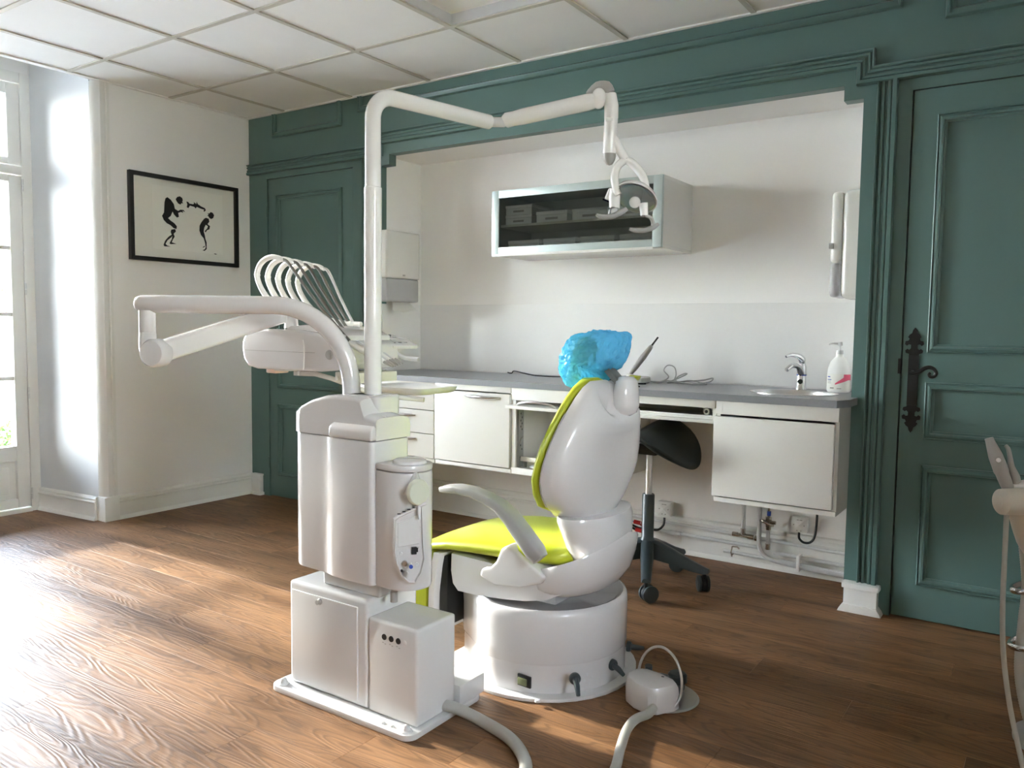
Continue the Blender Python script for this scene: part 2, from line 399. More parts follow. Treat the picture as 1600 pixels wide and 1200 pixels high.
lt = thing('ceiling_light', 'square recessed ceiling light, switched off, among the white tiles above the lamp arm', 'ceiling light', (2.47, -.883, CH+.006))
lx0, lx1, ly0, ly1 = 2.182, 2.758, -1.171, -.595
b = B()
b.box(lx0, lx1, ly1-.006, ly1, CH+.006, CH+.062); b.box(lx0, lx1, ly0, ly0+.006, CH+.006, CH+.062)
b.box(lx0, lx0+.006, ly0+.006, ly1-.006, CH+.006, CH+.062); b.box(lx1-.006, lx1, ly0+.006, ly1-.006, CH+.006, CH+.062)
obj('housing', b, M['lightgrey'], lt)
b = B(); b.box(lx0+.006, lx1-.006, ly0+.006, ly1-.006, CH+.050, CH+.056); obj('diffuser', b, 'tile', lt)

# ------------------------------------------------------------------ left wall, window recess
b = B()
b.box(-.62, 0, -.96, .5, 0, 2.75)                      # solid pier behind the wall face
b.prism([(0,-.96),(-.055,-1.03),(-.60,-1.09),(-.62,-1.09),(-.62,-.96)], 0, 2.75, 'XY')
struct('wall_left', b, 'wall', origin=(0, -.5, 0))
b = B()
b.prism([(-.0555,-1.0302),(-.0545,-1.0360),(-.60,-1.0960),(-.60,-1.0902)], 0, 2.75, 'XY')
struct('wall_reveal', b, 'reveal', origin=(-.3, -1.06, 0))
b = B()   # casing strip that wraps the corner, with grooves
b.prism([(.0,-.955),(.012,-.958),(.012,-.972),(.004,-.976),(.010,-.990),(.010,-1.010),(-.002,-1.016),(-.012,-1.030),(-.045,-1.040),(-.055,-1.034),(-.050,-1.02),(.0,-.99)], .0, CH-.001, 'XY')
struct('trim_1', b, 'white_trim', origin=(0, -1, 0))
b = B()   # wall above / beyond the near side of the window, out to the corner of the room
b.box(-.80, -.62, -1.094, .5, 0, 2.75); b.box(-.80, -.62, YW0-.2, -2.52, 0, 2.75)
b.box(-.80, -.62, -2.52, -1.094, 2.60, 2.75)
b.box(-.62, 0, YW0-.2, -2.60, 0, 2.75)
struct('wall_window_side', b, 'wall', origin=(-.7, -3, 0))
b = B(); b.box(-.62, 0, -2.60, -1.03, 2.70, 2.75); struct('trim_2', b, 'reveal', origin=(-.3, -2, 2.7))

# french door
def french_door(name, ya, yb_, streak_bar=False):
    """ya = end nearest the back wall, yb_ = far end (ya > yb_)"""
    w = sempty(name, (-.62, (ya+yb_)/2, 0)); X0, X1 = -.68, -.62; ym = (ya+yb_)/2
    b = B()
    b.box(X0, X1+.02, ya-.055, ya, 0, 2.60, .004); b.box(X0, X1+.02, yb_, yb_+.055, 0, 2.60, .004)
    b.box(X0, X1+.02, yb_+.055, ya-.055, 2.54, 2.60, .004); b.box(X0, X1+.02, yb_+.055, ya-.055, 2.01, 2.06, .004)
    b.box(X0, X1+.03, yb_+.055, ya-.055, 0, .025, .003)
    obj('window_frame', b, 'white_trim', w)
    for s, (a, c) in enumerate(((ya-.057, ym+.002), (ym-.002, yb_+.057))):   # door leaf and fanlight leaf each
        lo, hi = min(a, c), max(a, c)
        b = B(); st = .07; sm = .062
        for (za, zb, bot) in ((.03, 2.005, .30), (2.065, 2.535, .045)):
            b.box(X0+.005, X1+.012, hi-st, hi, za, zb, .004); b.box(X0+.005, X1+.012, lo, lo+st, za, zb, .004)
            b.box(X0+.005, X1+.012, lo+st, hi-st, zb-.04 if za < 1 else zb-.065, zb, .004)
            if za < 1:
                b.box(X0+.005, X1+.012, lo+st, hi-st, .03, .085, .004); b.box(X0+.005, X1+.012, lo+st, hi-st, .315, .405, .006)
                b.box(X0+.02, X1-.015, lo+st, hi-st, .085, .315); b.box(X0+.01, X1+.002, lo+st+.04, hi-st-.04, .12, .28, .008)
            else: b.box(X0+.005, X1+.012, lo+st, hi-st, za, za+.04, .004)
        obj('door_leaf', b, 'white_trim', w)
        b = B()
        for z in (.81, 1.19, 1.58): b.box(X0+.012, X1+.004, lo+st-.002, hi-st+.002, z-.012, z+.012, .003)
        obj('glazing_bar', b, 'white_trim', w)
        for za, zb in ((.405, .798), (.822, 1.178), (1.202, 1.568), (1.592, 1.965), (2.105, 2.47)):
            b = B(); b.box(X0+.028, X0+.034, lo+st, hi-st, za, zb); obj('pane', b, 'glass', w)
        for z in (.11, .72, 1.34, 1.95):
            b = B(); yy = hi+.001 if s == 0 else lo-.001
            b.cyl((X1+.026, yy, z-.035), (X1+.026, yy, z-.002), .006, seg=10); b.cyl((X1+.026, yy, z+.002), (X1+.026, yy, z+.035), .006, seg=10)
            obj('hinge', b, 'steel', w)
    if streak_bar:
        b = B(); b.box(-.86, -.80, -2.295, -2.235, .0, 2.55, .004); obj('shadow_bar', b, 'white_trim', w)  # unseen bar added outside to cast the thin dark streak on the floor
    return w
french_door('window_1', -1.096, -2.50, True)

# baseboards
def skirting(b, pts, h=.14, t=.018):
    """pts: XY polyline with the room on its right-hand side"""
    prof = [(0, 0), (t+.010, 0), (t+.008, .012), (t, .022), (t, h*.70), (t+.004, h*.72), (t+.006, h*.77), (t-.004, h*.80), (t-.004, h*.86), (t, h*.90), (t-.006, h*.97), (0, h)]
    P = [Vector(p) for p in pts]; rings = []
    for i in range(len(P)):
        d1 = (P[i]-P[max(i-1,0)]); d2 = (P[min(i+1,len(P)-1)]-P[i])
        d1 = d1.normalized() if d1.length > 1e-9 else d2.normalized(); d2 = d2.normalized() if d2.length > 1e-9 else d1
        n1 = Vector((d1.y, -d1.x)); n2 = Vector((d2.y, -d2.x)); nn = n1+n2; nn = nn/max(nn.dot(n1), .2)
        rings.append([(P[i].x+nn.x*u, P[i].y+nn.y*u, v) for u, v in prof])
    return b.rings(rings)
b = B(); skirting(b, [(-.60, -1.094), (-.058, -1.0395)]); struct('baseboard_reveal', b, 'white_trim')
b = B(); skirting(b, [(0.0, -.958), (0, -.002)]); struct('baseboard_left', b, 'white_trim')
b = B(); b.box(-.062, .030, -1.046, -.958, 0, .142, .004); struct('trim_3', b, 'white_trim')
b = B(); b.box(.03, .115, -.032, -.001, .0, .13, .003); b.box(.03, .125, -.042, -.001, 0, .02, .003); b.box(.03, .12, -.036, -.001, .13, .143, .003); struct('trim_4', b, 'white_trim')

# ------------------------------------------------------------------ teal back wall
NX0, NX1, NT, ND = 1.18, 3.82, 2.14, .37
b = B()
b.box(-.02, .178, 0, .06, 0, CH+.2); b.box(.962, NX0, 0, .06, 0, CH+.2); b.box(.178, .962, 0, .06, 2.094, CH+.2)
b.box(NX0, NX1, 0, .06, NT, CH+.2)
b.box(NX0, NX0+.075, 0, .06, 2.08, NT); b.box(NX1-.075, NX1, 0, .06, 2.08, NT)
b.box(NX1, 3.998, 0, .06, 0, CH+.2); b.box(4.782, XW1, 0, .06, 0, CH+.2); b.box(3.998, 4.782, 0, .06, 2.087, CH+.2)
struct('wall_back', b, 'teal', origin=(2.5, 0, 0))
b = B()
moulding(b, [(0.001, 2.165), (1.174, 2.165), (1.174, 2.233), (3.826, 2.233), (3.826, 2.165), (XW1, 2.165)], .067, PROF_ARCH)
struct('trim_5', b, 'teal', origin=(2.5, 0, 2.2))
for i, x in enumerate((1.09, 3.91)):
    b = B(); moulding(b, [(x, .12), (x, 2.135)], .075, PROF_ARCH); struct('trim_%d' % (6+i), b, 'teal', origin=(x, 0, .12))
fr = [[(.262, 2.54), (.262, 2.366), (.852, 2.366), (.852, 2.54)], [(1.028, 2.54), (1.028, 2.424), (3.93, 2.424), (3.93, 2.54)], [(4.116, 2.54), (4.116, 2.352), (4.75, 2.352), (4.75, 2.54)]]
for i, p in enumerate(fr):
    b = B(); moulding(b, p, .034, PROF_FRIEZE); struct('trim_%d' % (8+i), b, 'teal', origin=(p[0][0], 0, 2.4))
for i, (xa, xb_) in enumerate(((1.035, 1.178), (3.822, 3.965))):     # white plinth blocks
    b = B(); b.box(xa+.008, xb_-.008, -.046, -.001, .0, .105, .003); b.box(xa, xb_, -.054, -.001, .098, .120, .005)
    b.prism([(xa-.012, 0), (xb_+.012, 0), (xb_+.006, .014), (xb_-.006, .03), (xa+.006, .03), (xa-.006, .014)], -.060, -.001, 'XZ', .002)
    struct('trim_%d' % (11+i), b, 'white_trim')

def panel_door(name, x0, x1, zt, handed, hw=True):
    d = sempty(name, (x0, .012, .008)); o = .09
    b = B(); b.box(x0+.003, x1-.003, .006, .05, .006, zt, .002); obj('door_panel', b, 'teal', d)
    for za, zb in ((.145, .628), (.730, .955), (1.070, 1.983)):
        b = B(); moulding(b, [(x0+o+.017, za+.017), (x1-o-.017, za+.017), (x1-o-.017, zb-.017), (x0+o+.017, zb-.017)], .034, PROF_PANEL, .006, True)
        obj('moulding', b, 'teal', d)
    return d
d1 = panel_door('door_1', .18, .96, 2.091, 'l')
for z in (.23, 1.88):
    b = B(); b.cyl((.179, -.004, z-.035), (.179, -.004, z+.035), .007, seg=10); obj('hinge', b, 'teal', d1)
d2 = panel_door('door_2', 4.0, 4.78, 2.084, 'r')
# wrought iron lock plate with fretted ends
def fleur(sgn, zc):
    s = sgn; c = 4.045
    half = [(.0, .0), (.018, .0), (.018, .012), (.030, .016), (.032, .026), (.024, .032), (.018, .028), (.012, .034), (.012, .048), (.020, .050), (.026, .044), (.034, .050), (.032, .062), (.022, .064), (.018, .072), (.024, .078), (.018, .088), (.010, .094), (.007, .106), (0, .116)]
    poly = [(c+u, zc+s*v) for u, v in half] + [(c-u, zc+s*v) for u, v in reversed(half[1:-1])]
    return poly
b = B(); b.box(4.026, 4.064, .000, .0055, .862, 1.058, .0015)
b.prism(fleur(1, 1.052), .001, .0055, 'XZ'); b.prism(fleur(-1, .868), .001, .0055, 'XZ')
b.box(3.990, 4.001, -.006, .006, .985, 1.045, .001)
lp = obj('lock_plate', b, 'iron', d2)
b = B(); b.cyl((4.044, .001, .992), (4.044, -.045, .992), .008, seg=14)
b.tube([(4.038, -.045, .990), (4.052, -.046, .990), (4.072, -.046, .997), (4.090, -.046, 1.010), (4.108, -.046, 1.015), (4.124, -.046, 1.008), (4.131, -.046, .994), (4.125, -.046, .981), (4.112, -.046, .979), (4.106, -.046, .988), (4.112, -.046, .996)], [.006, .0075, .0085, .0085, .008, .0075, .007, .0065, .006, .0055, .005], 10, smooth=5)
obj('door_handle', b, 'iron', d2)
b = B(); b.box(4.0, 4.78, .055, .075, 0, 2.1); b.box(.18, .96, .055, .075, 0, 2.1); b.box(-.02, NX0-.02, .075, .12, 0, 2.2); b.box(NX1+.02, XW1, .075, .12, 0, 2.2); struct('wall_back_core', b, 'wall', origin=(2.5, .1, 0))

# niche
b = B()
b.box(NX0-.02, NX1+.02, ND, ND+.08, 0, 2.75)
struct('wall_niche_back', b, 'wall', origin=(2.5, ND, 0))
b = B(); b.box(NX0-.03, NX0, .06, ND, 0, 2.2); struct('wall_niche_left', b, 'wall')
b = B(); b.box(NX1+.012, NX1+.05, .06, ND, 0, 2.2); struct('wall_niche_right', b, 'wall')
b = B(); b.box(NX0-.02, NX1+.04, .06, ND, NT+.004, NT+.05); struct('wall_niche_soffit', b, 'wall')
b = B(); b.box(NX0+.001, NX1+.011, ND-.006, ND-.0005, .885, 1.279, .0015); b.box(NX0+.0005, NX0+.006, .02, ND-.007, .885, 1.279, .0015); struct('trim_13', b, 'splash')
b = B(); skirting(b, [(NX0+.001, ND-.001), (NX1+.011, ND-.001)], .19, .020); struct('baseboard_niche', b, 'white_trim')

# walls out of view that close the room
b = B(); b.box(XW1, XW1+.1, YW0-.2, -3.25, 0, 2.75); b.box(XW1, XW1+.1, -2.65, .5, 0, 2.75); b.box(XW1, XW1+.1, -3.25, -2.65, 0, 1.2); b.box(XW1, XW1+.1, -3.25, -2.65, 2.1, 2.75); struct('wall_right', b, 'wall', origin=(XW1, -2.5, 0))
b = B(); b.box(-.80, XW1+.1, YW0-.1, YW0, 0, 2.75); struct('wall_front', b, 'wall')
w3 = sempty('added_fill_window', (XW1, -2.95, 1.2)); b = B()  # unseen window, added to light the chair back and tower edges
for y in (-3.22, -2.68): b.box(XW1+.02, XW1+.08, y-.03, y+.03, 1.2, 2.1, .003)
for z in (1.23, 2.07): b.box(XW1+.02, XW1+.08, -3.19, -2.71, z-.03, z+.03, .003)
obj('window_frame', b, 'white_trim', w3)
b = B(); b.box(XW1+.047, XW1+.053, -3.19, -2.71, 1.26, 2.04); obj('pane', b, 'glass', w3)
b = B(); b.box(-.02, -.001, -2.6, -1.04, CH, 2.70); struct('trim_14', b, 'tile')

# ------------------------------------------------------------------ garden seen through the door panes
b = B(); b.box(-40, -.85, -30, 30, -.25, -.12); g = obj('garden_ground', b, 'gravel'); g['kind'] = 'structure'
def leafcloud(name, parent, m, c, r, n, size, seed):
    rnd = random.Random(seed); V = []; F = []
    for i in range(n):
        d = Vector((rnd.gauss(0,1), rnd.gauss(0,1), rnd.gauss(0,1))).normalized() * (rnd.random() ** .4)
        p = Vector((c[0]+d.x*r[0], c[1]+d.y*r[1], c[2]+d.z*r[2])); a = Vector((rnd.gauss(0,1), rnd.gauss(0,1), rnd.gauss(0,1))).normalized(); q = a.orthogonal().normalized(); s = size*(.6+rnd.random()*.8)
        k = len(V); V += [p-a*s, p+q*s*.5, p+a*s, p-q*s*.5]; F.append((k, k+1, k+2, k+3))
    o0 = org(parent); me = bpy.data.meshes.new(name); me.from_pydata([tuple(v-o0) for v in V], [], F); me.materials.append(M[m])
    o = bpy.data.objects.new(name, me); COL.objects.link(o); o.parent = parent; o['kind'] = 'stuff'; return o
def plant(name, label, cat, c, r, m, n, size, seed, trunk=.05):
    t = thing(name, label, cat, (c[0], c[1], -.12)); b = B()
    b.tube([(c[0], c[1], -.14), (c[0]+.05, c[1], c[2]*.5), (c[0]-.03, c[1]+.04, c[2])], [trunk, trunk*.7, trunk*.4], 10, smooth=4)
    rnd = random.Random(seed+1)
    for i in range(7):
        a = rnd.random()*2*PI; b.tube([(c[0], c[1], c[2]*.55+i*.03), (c[0]+math.cos(a)*r[0]*.4, c[1]+math.sin(a)*r[1]*.4, c[2]+r[2]*.1*i*.3), (c[0]+math.cos(a)*r[0]*.75, c[1]+math.sin(a)*r[1]*.75, c[2]+r[2]*(.1*i))], [trunk*.4, trunk*.28, trunk*.12], 6)
    obj('trunk', b, 'bark', t); leafcloud('foliage', t, m, c, r, n, size, seed); return t
plant('autumn_tree', 'golden autumn tree beyond the glazed door, above the shrub', 'tree', (-6.2, .9, 1.35), (.9, 1.0, .75), 'leaf_autumn', 2600, .045, 3)
plant('bare_shrub', 'pale dry twiggy shrub outside the glazed door', 'shrub', (-4.2, .2, .75), (.6, .7, .55), 'leaf_pale', 2600, .03, 5, .03)
plant('green_shrub', 'low green shrub at the foot of the door glazing outside', 'shrub', (-2.3, -.55, .12), (.35, .35, .25), 'leaf_green', 1500, .03, 9, .02)
b = B(); b.ell((-3.1, .1, .10), (.25, .2, .22), fn=lambda p: p*(1+.12*noise.noise(p*6))); tag(obj('garden_boulder', b, 'stone'), 'reddish boulder outside the door, behind the low green shrub', 'boulder')
b = B(); b.box(-7.2, -7.0, -.5, 5, -.15, .52, .02); o = obj('garden_wall', b, 'slate'); o['kind'] = 'structure'

# ------------------------------------------------------------------ wall things
# picture: two ink figures on a sheet, black frame, on the left wall (y, z)
pic = thing('framed_picture', 'black-framed ink picture of two figures on the left wall', 'picture', (0, -.482, 1.518))
y0, y1, z0, z1 = -.855, -.110, 1.518, 2.032; fw = .024
b = B()
for p in (((y0, z0), (y1, z0), (y1-fw, z0+fw), (y0+fw, z0+fw)), ((y1, z0), (y1, z1), (y1-fw, z1-fw), (y1-fw, z0+fw)), ((y1, z1), (y0, z1), (y0+fw, z1-fw), (y1-fw, z1-fw)), ((y0, z1), (y0, z0), (y0+fw, z0+fw), (y0+fw, z1-fw))):
    b.prism(p, .001, .030, 'YZ', .001)
obj('frame', b, 'black', pic)
b = B(); b.box(.002, .010, y0+fw, y1-fw, z0+fw, z1-fw); obj('mat_board', b, 'paper', pic)
b = B(); b.box(.0101, .0112, y0+.15, y1-.11, z0+.075, z1-.06); obj('sheet', b, 'paper2', pic)
# traced in crop pixels of the framed drawing -> wall coordinates
from functools import partial
def art(px, py):
    # corners of the frame in crop px: (792,-137),(1470,-20),(1476,472),(803,428)
    t = (px-797)/(1473-797); top = -137+t*117; bot = 428+t*44
    u = y0 + (y1-y0)*(t**1.0); v = z1 - (z1-z0)*(py-top)/(bot-top); return (u, v)
ink = [
 [(1022,32),(1042,48),(1060,75),(1066,105),(1086,118),(1100,110),(1120,112),(1128,124),(1112,118),(1118,130),(1104,124),(1086,130),(1090,155),(1078,160),(1060,140),(1052,122),(1040,150),(1024,164),(1040,180),(1062,196),(1076,214),(1074,232),(1056,226),(1038,208),(1016,196),(998,176),(988,150),(1000,128),(1002,100),(1004,66),(1010,40)],
 [(1098,26),(1112,36),(1116,50),(1112,60),(1118,72),(1108,68),(1102,78),(1088,72),(1078,58),(1072,44),(1082,30)],
 [(1042,236),(1066,232),(1070,248),(1056,262),(1062,280),(1050,300),(1044,316),(1072,326),(1036,328),(1030,322),(1044,296),(1048,276),(1040,286),(1018,304),(1006,326),(1014,336),(1036,344),(998,342),(994,332),(1004,306),(1026,280),(1044,268),(1038,250)],
 [(1138,58),(1150,62),(1158,72),(1180,76),(1188,70),(1182,62),(1192,66),(1200,76),(1204,60),(1210,74),(1230,88),(1256,100),(1262,112),(1254,122),(1246,118),(1252,110),(1232,104),(1204,92),(1196,102),(1188,92),(1160,84),(1150,100),(1140,94),(1144,76)],
 [(1294,124),(1308,130),(1316,144),(1310,162),(1296,168),(1284,160),(1278,150),(1272,144),(1280,140),(1272,130),(1284,134)],
 [(1262,160),(1280,166),(1284,184),(1272,200),(1288,212),(1284,232),(1268,238),(1258,252),(1252,244),(1270,226),(1274,212),(1260,204),(1250,222),(1246,246),(1252,266),(1256,290),(1264,316),(1264,356),(1250,368),(1236,364),(1252,358),(1258,344),(1254,318),(1246,290),(1228,268),(1218,240),(1220,210),(1232,188),(1250,166)],
 [(1238,344),(1252,336),(1254,340),(1242,348)], [(1310,386),(1320,384),(1334,388),(1322,390)]]
for i, p in enumerate(ink):
    b = B(); b.prism([art(*q) for q in p], .0113, .0118, 'YZ'); obj('ink_shape', b, 'ink', pic)

# paper towel dispenser on the left side of the niche
X = NX0+.006
t = thing('paper_towel_dispenser', 'white paper towel dispenser with grey window, behind the tall pole', 'towel dispenser', (X, .05, 1.29))
b = B(); b.box(X, X+.115, -.10+.03, .225, 1.425, 1.70, .014, 3); obj('cover', b, 'laminate', t)
b = B(); b.box(X+.002, X+.110, -.065, .220, 1.290, 1.425, .012, 3); obj('window', b, 'clearplastic', t)
b = B(); b.box(X+.01, X+.095, -.03, .19, 1.40, 1.4245); obj('paper_stack', b, 'towel', t)
b = B(); b.prism([(X+.115, 1.44), (X+.117, 1.44), (X+.117, 1.45), (X+.115, 1.45)], .07, .09, 'XZ'); obj('key_slot', b, 'greyplastic', t)
b = B(); b.rings([[(X+.03, y, z) for y, z in ((.02, 1.31), (.09, 1.32), (.17, 1.31))], [(X+.08, y, z) for y, z in ((.02, 1.285), (.09, 1.275), (.17, 1.285))], [(X+.118, y, z) for y, z in ((-.02, 1.238), (.08, 1.228), (.19, 1.244))]], cap=False, closed=False)
bmesh.ops.solidify(b.bm, geom=b.bm.faces[:], thickness=.0015); tag(obj('paper_towel', b, 'towel'), 'crumpled white paper towel hanging from the dispenser', 'paper towel')

# tall dispenser on the right side of the niche, seen in profile
t = thing('tissue_tube_dispenser', 'tall rounded white wall dispenser with grey lower window, at the teal jamb', 'dispenser', (3.77, .20, 1.285))
b = B(); b.box(3.730, 3.831, .12, .30, 1.287, 1.748, .035, 5); obj('housing', b, 'laminate', t)
b = B(); b.box(3.684, 3.7295, .125, .295, 1.44, 1.742, .022, 5); obj('cover', b, 'white_trim', t)
b = B(); b.box(3.684, 3.7295, .125, .295, 1.294, 1.4395, .022, 5); obj('window', b, 'clearplastic', t)
b = B(); b.box(3.681, 3.700, .116, .126, 1.50, 1.524, .002); b.cyl((3.690, .116, 1.512), (3.690, .111, 1.512), .006, seg=12); obj('lock', b, 'armgrey', t)

# wall cabinet with framed glass flap
cx0, cx1, cy0, cy1, cz0, cz1 = 1.992, 2.962, .022, ND-.001, 1.527, 1.866
wc = thing('wall_cabinet', 'white wall cabinet with aluminium-framed dark glass front, behind the lamp', 'wall cabinet', (2.477, .2, cz0)); th = .016
b = B()
b.box(cx0, cx1, cy0, cy1, cz0, cz0+th, .001); b.box(cx0, cx1, cy0, cy1, cz1-th, cz1, .001); b.box(cx0, cx0+th, cy0, cy1, cz0+th, cz1-th); b.box(cx1-th, cx1, cy0, cy1, cz0+th, cz1-th)
b.box(cx0+th, cx1-th, cy1-.008, cy1, cz0+th, cz1-th); obj('carcass', b, 'laminate', wc)
b = B(); b.box(cx0+th, cx1-th, cy0+.03, cy1-.01, 1.680, 1.692); obj('shelf', b, 'interior', wc)
b = B(); q = .045; fy0, fy1 = cy0-.022, cy0-.002
b.box(cx0, cx0+q, fy0, fy1, cz0+.004, cz1-.002, .001); b.box(cx1-q, cx1, fy0, fy1, cz0+.004, cz1-.002, .001); b.box(cx0+q, cx1-q, fy0, fy1, cz0+.004, cz0+.004+q*.85, .001); b.box(cx0+q, cx1-q, fy0, fy1, cz1-.002-q*.85, cz1-.002, .001)
dfr = obj('door_frame', b, 'aluframe', wc)
b = B(); b.box(cx0+q, cx1-q, fy0+.006, fy0+.010, cz0+q*.85, cz1-q*.85); obj('glass_panel', b, 'cabglass', wc)
b = B(); b.box(cx0+.01, cx1-.04, fy0-.012, fy0, cz0-.006, cz0+.006, .002); obj('pull_strip', b, 'white_trim', wc)
def cabbox(x, w, z, h, lab, g='boxes inside the wall cabinet'):
    t = thing('storage_box', lab, 'box', (x+w/2, .16, z), g); bb = B(); bb.box(x, x+w, .075, .30, z, z+h*.72, .002); obj('box_body', bb, 'boxgrey', t)
    bb = B(); bb.box(x-.002, x+w+.002, .073, .302, z+h*.72, z+h, .002); obj('lid', bb, 'towel', t); bb = B(); bb.box(x+w*.3, x+w*.7, .0722, .0735, z+h*.25, z+h*.45); obj('label_strip', bb, 'greyplastic', t)
cabbox(2.03, .165, 1.6922, .052, 'lower box of the stack of two at the left end of the wall cabinet shelf')
cabbox(2.03, .165, 1.7445, .050, 'upper box of the stack of two at the left end of the wall cabinet shelf')
cabbox(2.225, .185, 1.6922, .058, 'pale box on the wall cabinet shelf, second from the left')
cabbox(2.44, .20, 1.6922, .058, 'pale box on the wall cabinet shelf, just left of the lamp')
cabbox(2.68, .20, 1.6922, .055, 'pale box on the wall cabinet shelf, behind the lamp')
cabbox(2.05, .19, cz0+th, .066, 'leftmost low box on the wall cabinet floor')
cabbox(2.27, .19, cz0+th, .066, 'second low box from the left on the wall cabinet floor')
cabbox(2.49, .19, cz0+th, .066, 'third low box from the left on the wall cabinet floor')
cabbox(2.71, .20, cz0+th, .066, 'rightmost low box on the wall cabinet floor')

# ------------------------------------------------------------------ base units and worktop
FY = -.20
def handle(parent, xc, z, w=.19, y=FY-.018):
    b = B(); n = 13; pts = []; rr = []
    for i in range(n):
        t = i/(n-1)*2-1; pts.append((xc+t*w/2, y-.004-.022*(1-t*t), z)); rr.append(.0025+.0055*(1-t*t)**.5)
    b.tube(pts, rr, 10, flat=1.0); b.cyl((xc-w/2+.006, y+.001, z), (xc-w/2+.006, y-.006, z), .004, seg=8); b.cyl((xc+w/2-.006, y+.001, z), (xc+w/2-.006, y-.006, z), .004, seg=8)
    return obj('handle', b, 'steel', parent)
def carcass(b, x0, x1, zb=.42, zt=.85, th=.018, top=True):
    b.box(x0+.0008, x0+th, FY, ND-.03, zb, zt); b.box(x1-th, x1-.0008, FY, ND-.03, zb, zt); b.box(x0+th, x1-th, FY, ND-.03, zb, zb+th); b.box(x0+th, x1-th, ND-.045, ND-.031, zb+th, zt-.018)
    if top: b.box(x0+th, x1-th, FY, ND-.03, zt-.018, zt-.0005)
XS = [1.215, 1.785, 2.277, 2.775, 3.325, 3.822]
# drawers
c = thing('drawer_unit', 'white wall-hung drawer unit with three drawers, behind the white machine', 'cabinet', (1.5, 0, .42))
b = B(); carcass(b, XS[0], XS[1]); obj('carcass', b, 'laminate', c)
b = B(); b.box(XS[0]+.002, XS[1]-.002, FY-.016, FY, .822, .850, .001); obj('fascia', b, 'laminate', c)
b = B(); b.box(XS[0]+.002, XS[1]-.002, FY-.012, FY, .42, .440, .002); obj('bottom_rail', b, 'laminate', c)
for za, zb in ((.444, .572), (.576, .699), (.703, .814)):
    b = B(); b.box(XS[0]+.003, XS[1]-.004, FY-.020, FY-.001, za, zb, .002); d = obj('drawer', b, 'laminate', c); handle(d, 1.556, zb-.030, .20, FY-.020)
# single door
c = thing('door_cabinet', 'white wall-hung cabinet with one handled door, left of the open cabinet', 'cabinet', (2.03, 0, .42))
b = B(); carcass(b, XS[1], XS[2]); obj('carcass', b, 'laminate', c)
b = B(); b.box(XS[1]+.002, XS[2]-.002, FY-.016, FY, .822, .850, .001); obj('fascia', b, 'laminate', c)
b = B(); b.box(XS[1]+.002, XS[2]-.002, FY-.012, FY, .42, .440, .002); obj('bottom_rail', b, 'laminate', c)
b = B(); b.box(XS[1]+.004, XS[2]-.006, FY-.022, FY-.001, .446, .816, .003); d = obj('door', b, 'laminate', c); handle(d, 2.107, .795, .225, FY-.022)
# open cabinet with slide-away flap
c = thing('open_cabinet', 'white wall-hung cabinet standing open behind the dental chair, flap pushed in at the top', 'cabinet', (2.53, 0, .42))
b = B(); carcass(b, XS[2], XS[3]); obj('carcass', b, 'laminate', c)
b = B(); b.box(XS[2]+.002, XS[3]-.002, FY-.016, FY, .790, .850, .001); obj('fascia', b, 'laminate', c)
b = B(); b.box(XS[2]+.002, XS[3]-.002, FY-.012, FY, .42, .452, .002); b.box(XS[2]+.002, XS[2]+.026, FY-.012, FY, .453, .789, .001); obj('front_rim', b, 'laminate', c)
b = B(); b.box(XS[2]+.004, XS[3]-.006, FY-.075, FY+.30, .752, .768, .002); fl = obj('flap_door', b, 'laminate', c)
b = B(); n = 15; pts = [(2.45+math.cos(PI*(1-i/(n-1)))*.11, FY-.055-math.sin(PI*i/(n-1))*.02, .768+math.sin(PI*i/(n-1))*.024) for i in range(n)]; b.tube(pts, [.003+.004*math.sin(PI*i/(n-1)) for i in range(n)], 10); obj('handle', b, 'steel', fl)
b = B(); b.box(XS[2]+.018, XS[2]+.030, FY+.012, FY+.055, .45, .75); obj('shelf_rail', b, 'armgrey', c)
b = B(); b.box(XS[3]-.15, XS[3]-.13, ND-.10, ND-.045, .45, .74); obj('shelf_rail', b, 'armgrey', c)
for k, z in enumerate((.72, .70, .685, .67, .655, .64, .56, .54, .50)):
    b = B(); b.box(XS[2]+.0301, XS[2]+.0305, FY+.025+(k % 2)*.012, FY+.031+(k % 2)*.012, z-.005, z+.004); obj('peg_hole', b, 'black', c)
b = B(); b.lathe([(.0, .0), (.022, .0), (.022, .006), (0, .006)], (XS[2]+.03, FY+.03, .585), (1, 0, 0), 20, 1, .4); obj('hinge_cap', b, 'greyplastic', c)
b = B(); b.box(XS[2]+.035, XS[3]-.03, FY+.03, FY+.40, .480, .492, .002); b.box(XS[2]+.035, XS[3]-.03, FY+.02, FY+.03, .482, .505, .002); b.box(XS[2]+.055, XS[3]-.05, FY+.05, FY+.36, .442, .479, .002); obj('pull_out_tray', b, 'interior', c)
b = B(); b.ell((2.455, FY-.016, .4665), (.062, .030, .014)); tag(obj('soap_dish', b, 'armgrey'), 'pale oval dish at the lip of the open cabinet', 'dish')
b = B(); b.tube([(2.455+math.cos(a)*.045, FY+.14+math.sin(a)*.05, .497+.004*math.sin(3*a)) for a in [2*PI*i/24 for i in range(25)]], .004, 8); tag(obj('black_cable_loop', b, 'black'), 'small black cable coil lying on the tray inside the open cabinet', 'cable')
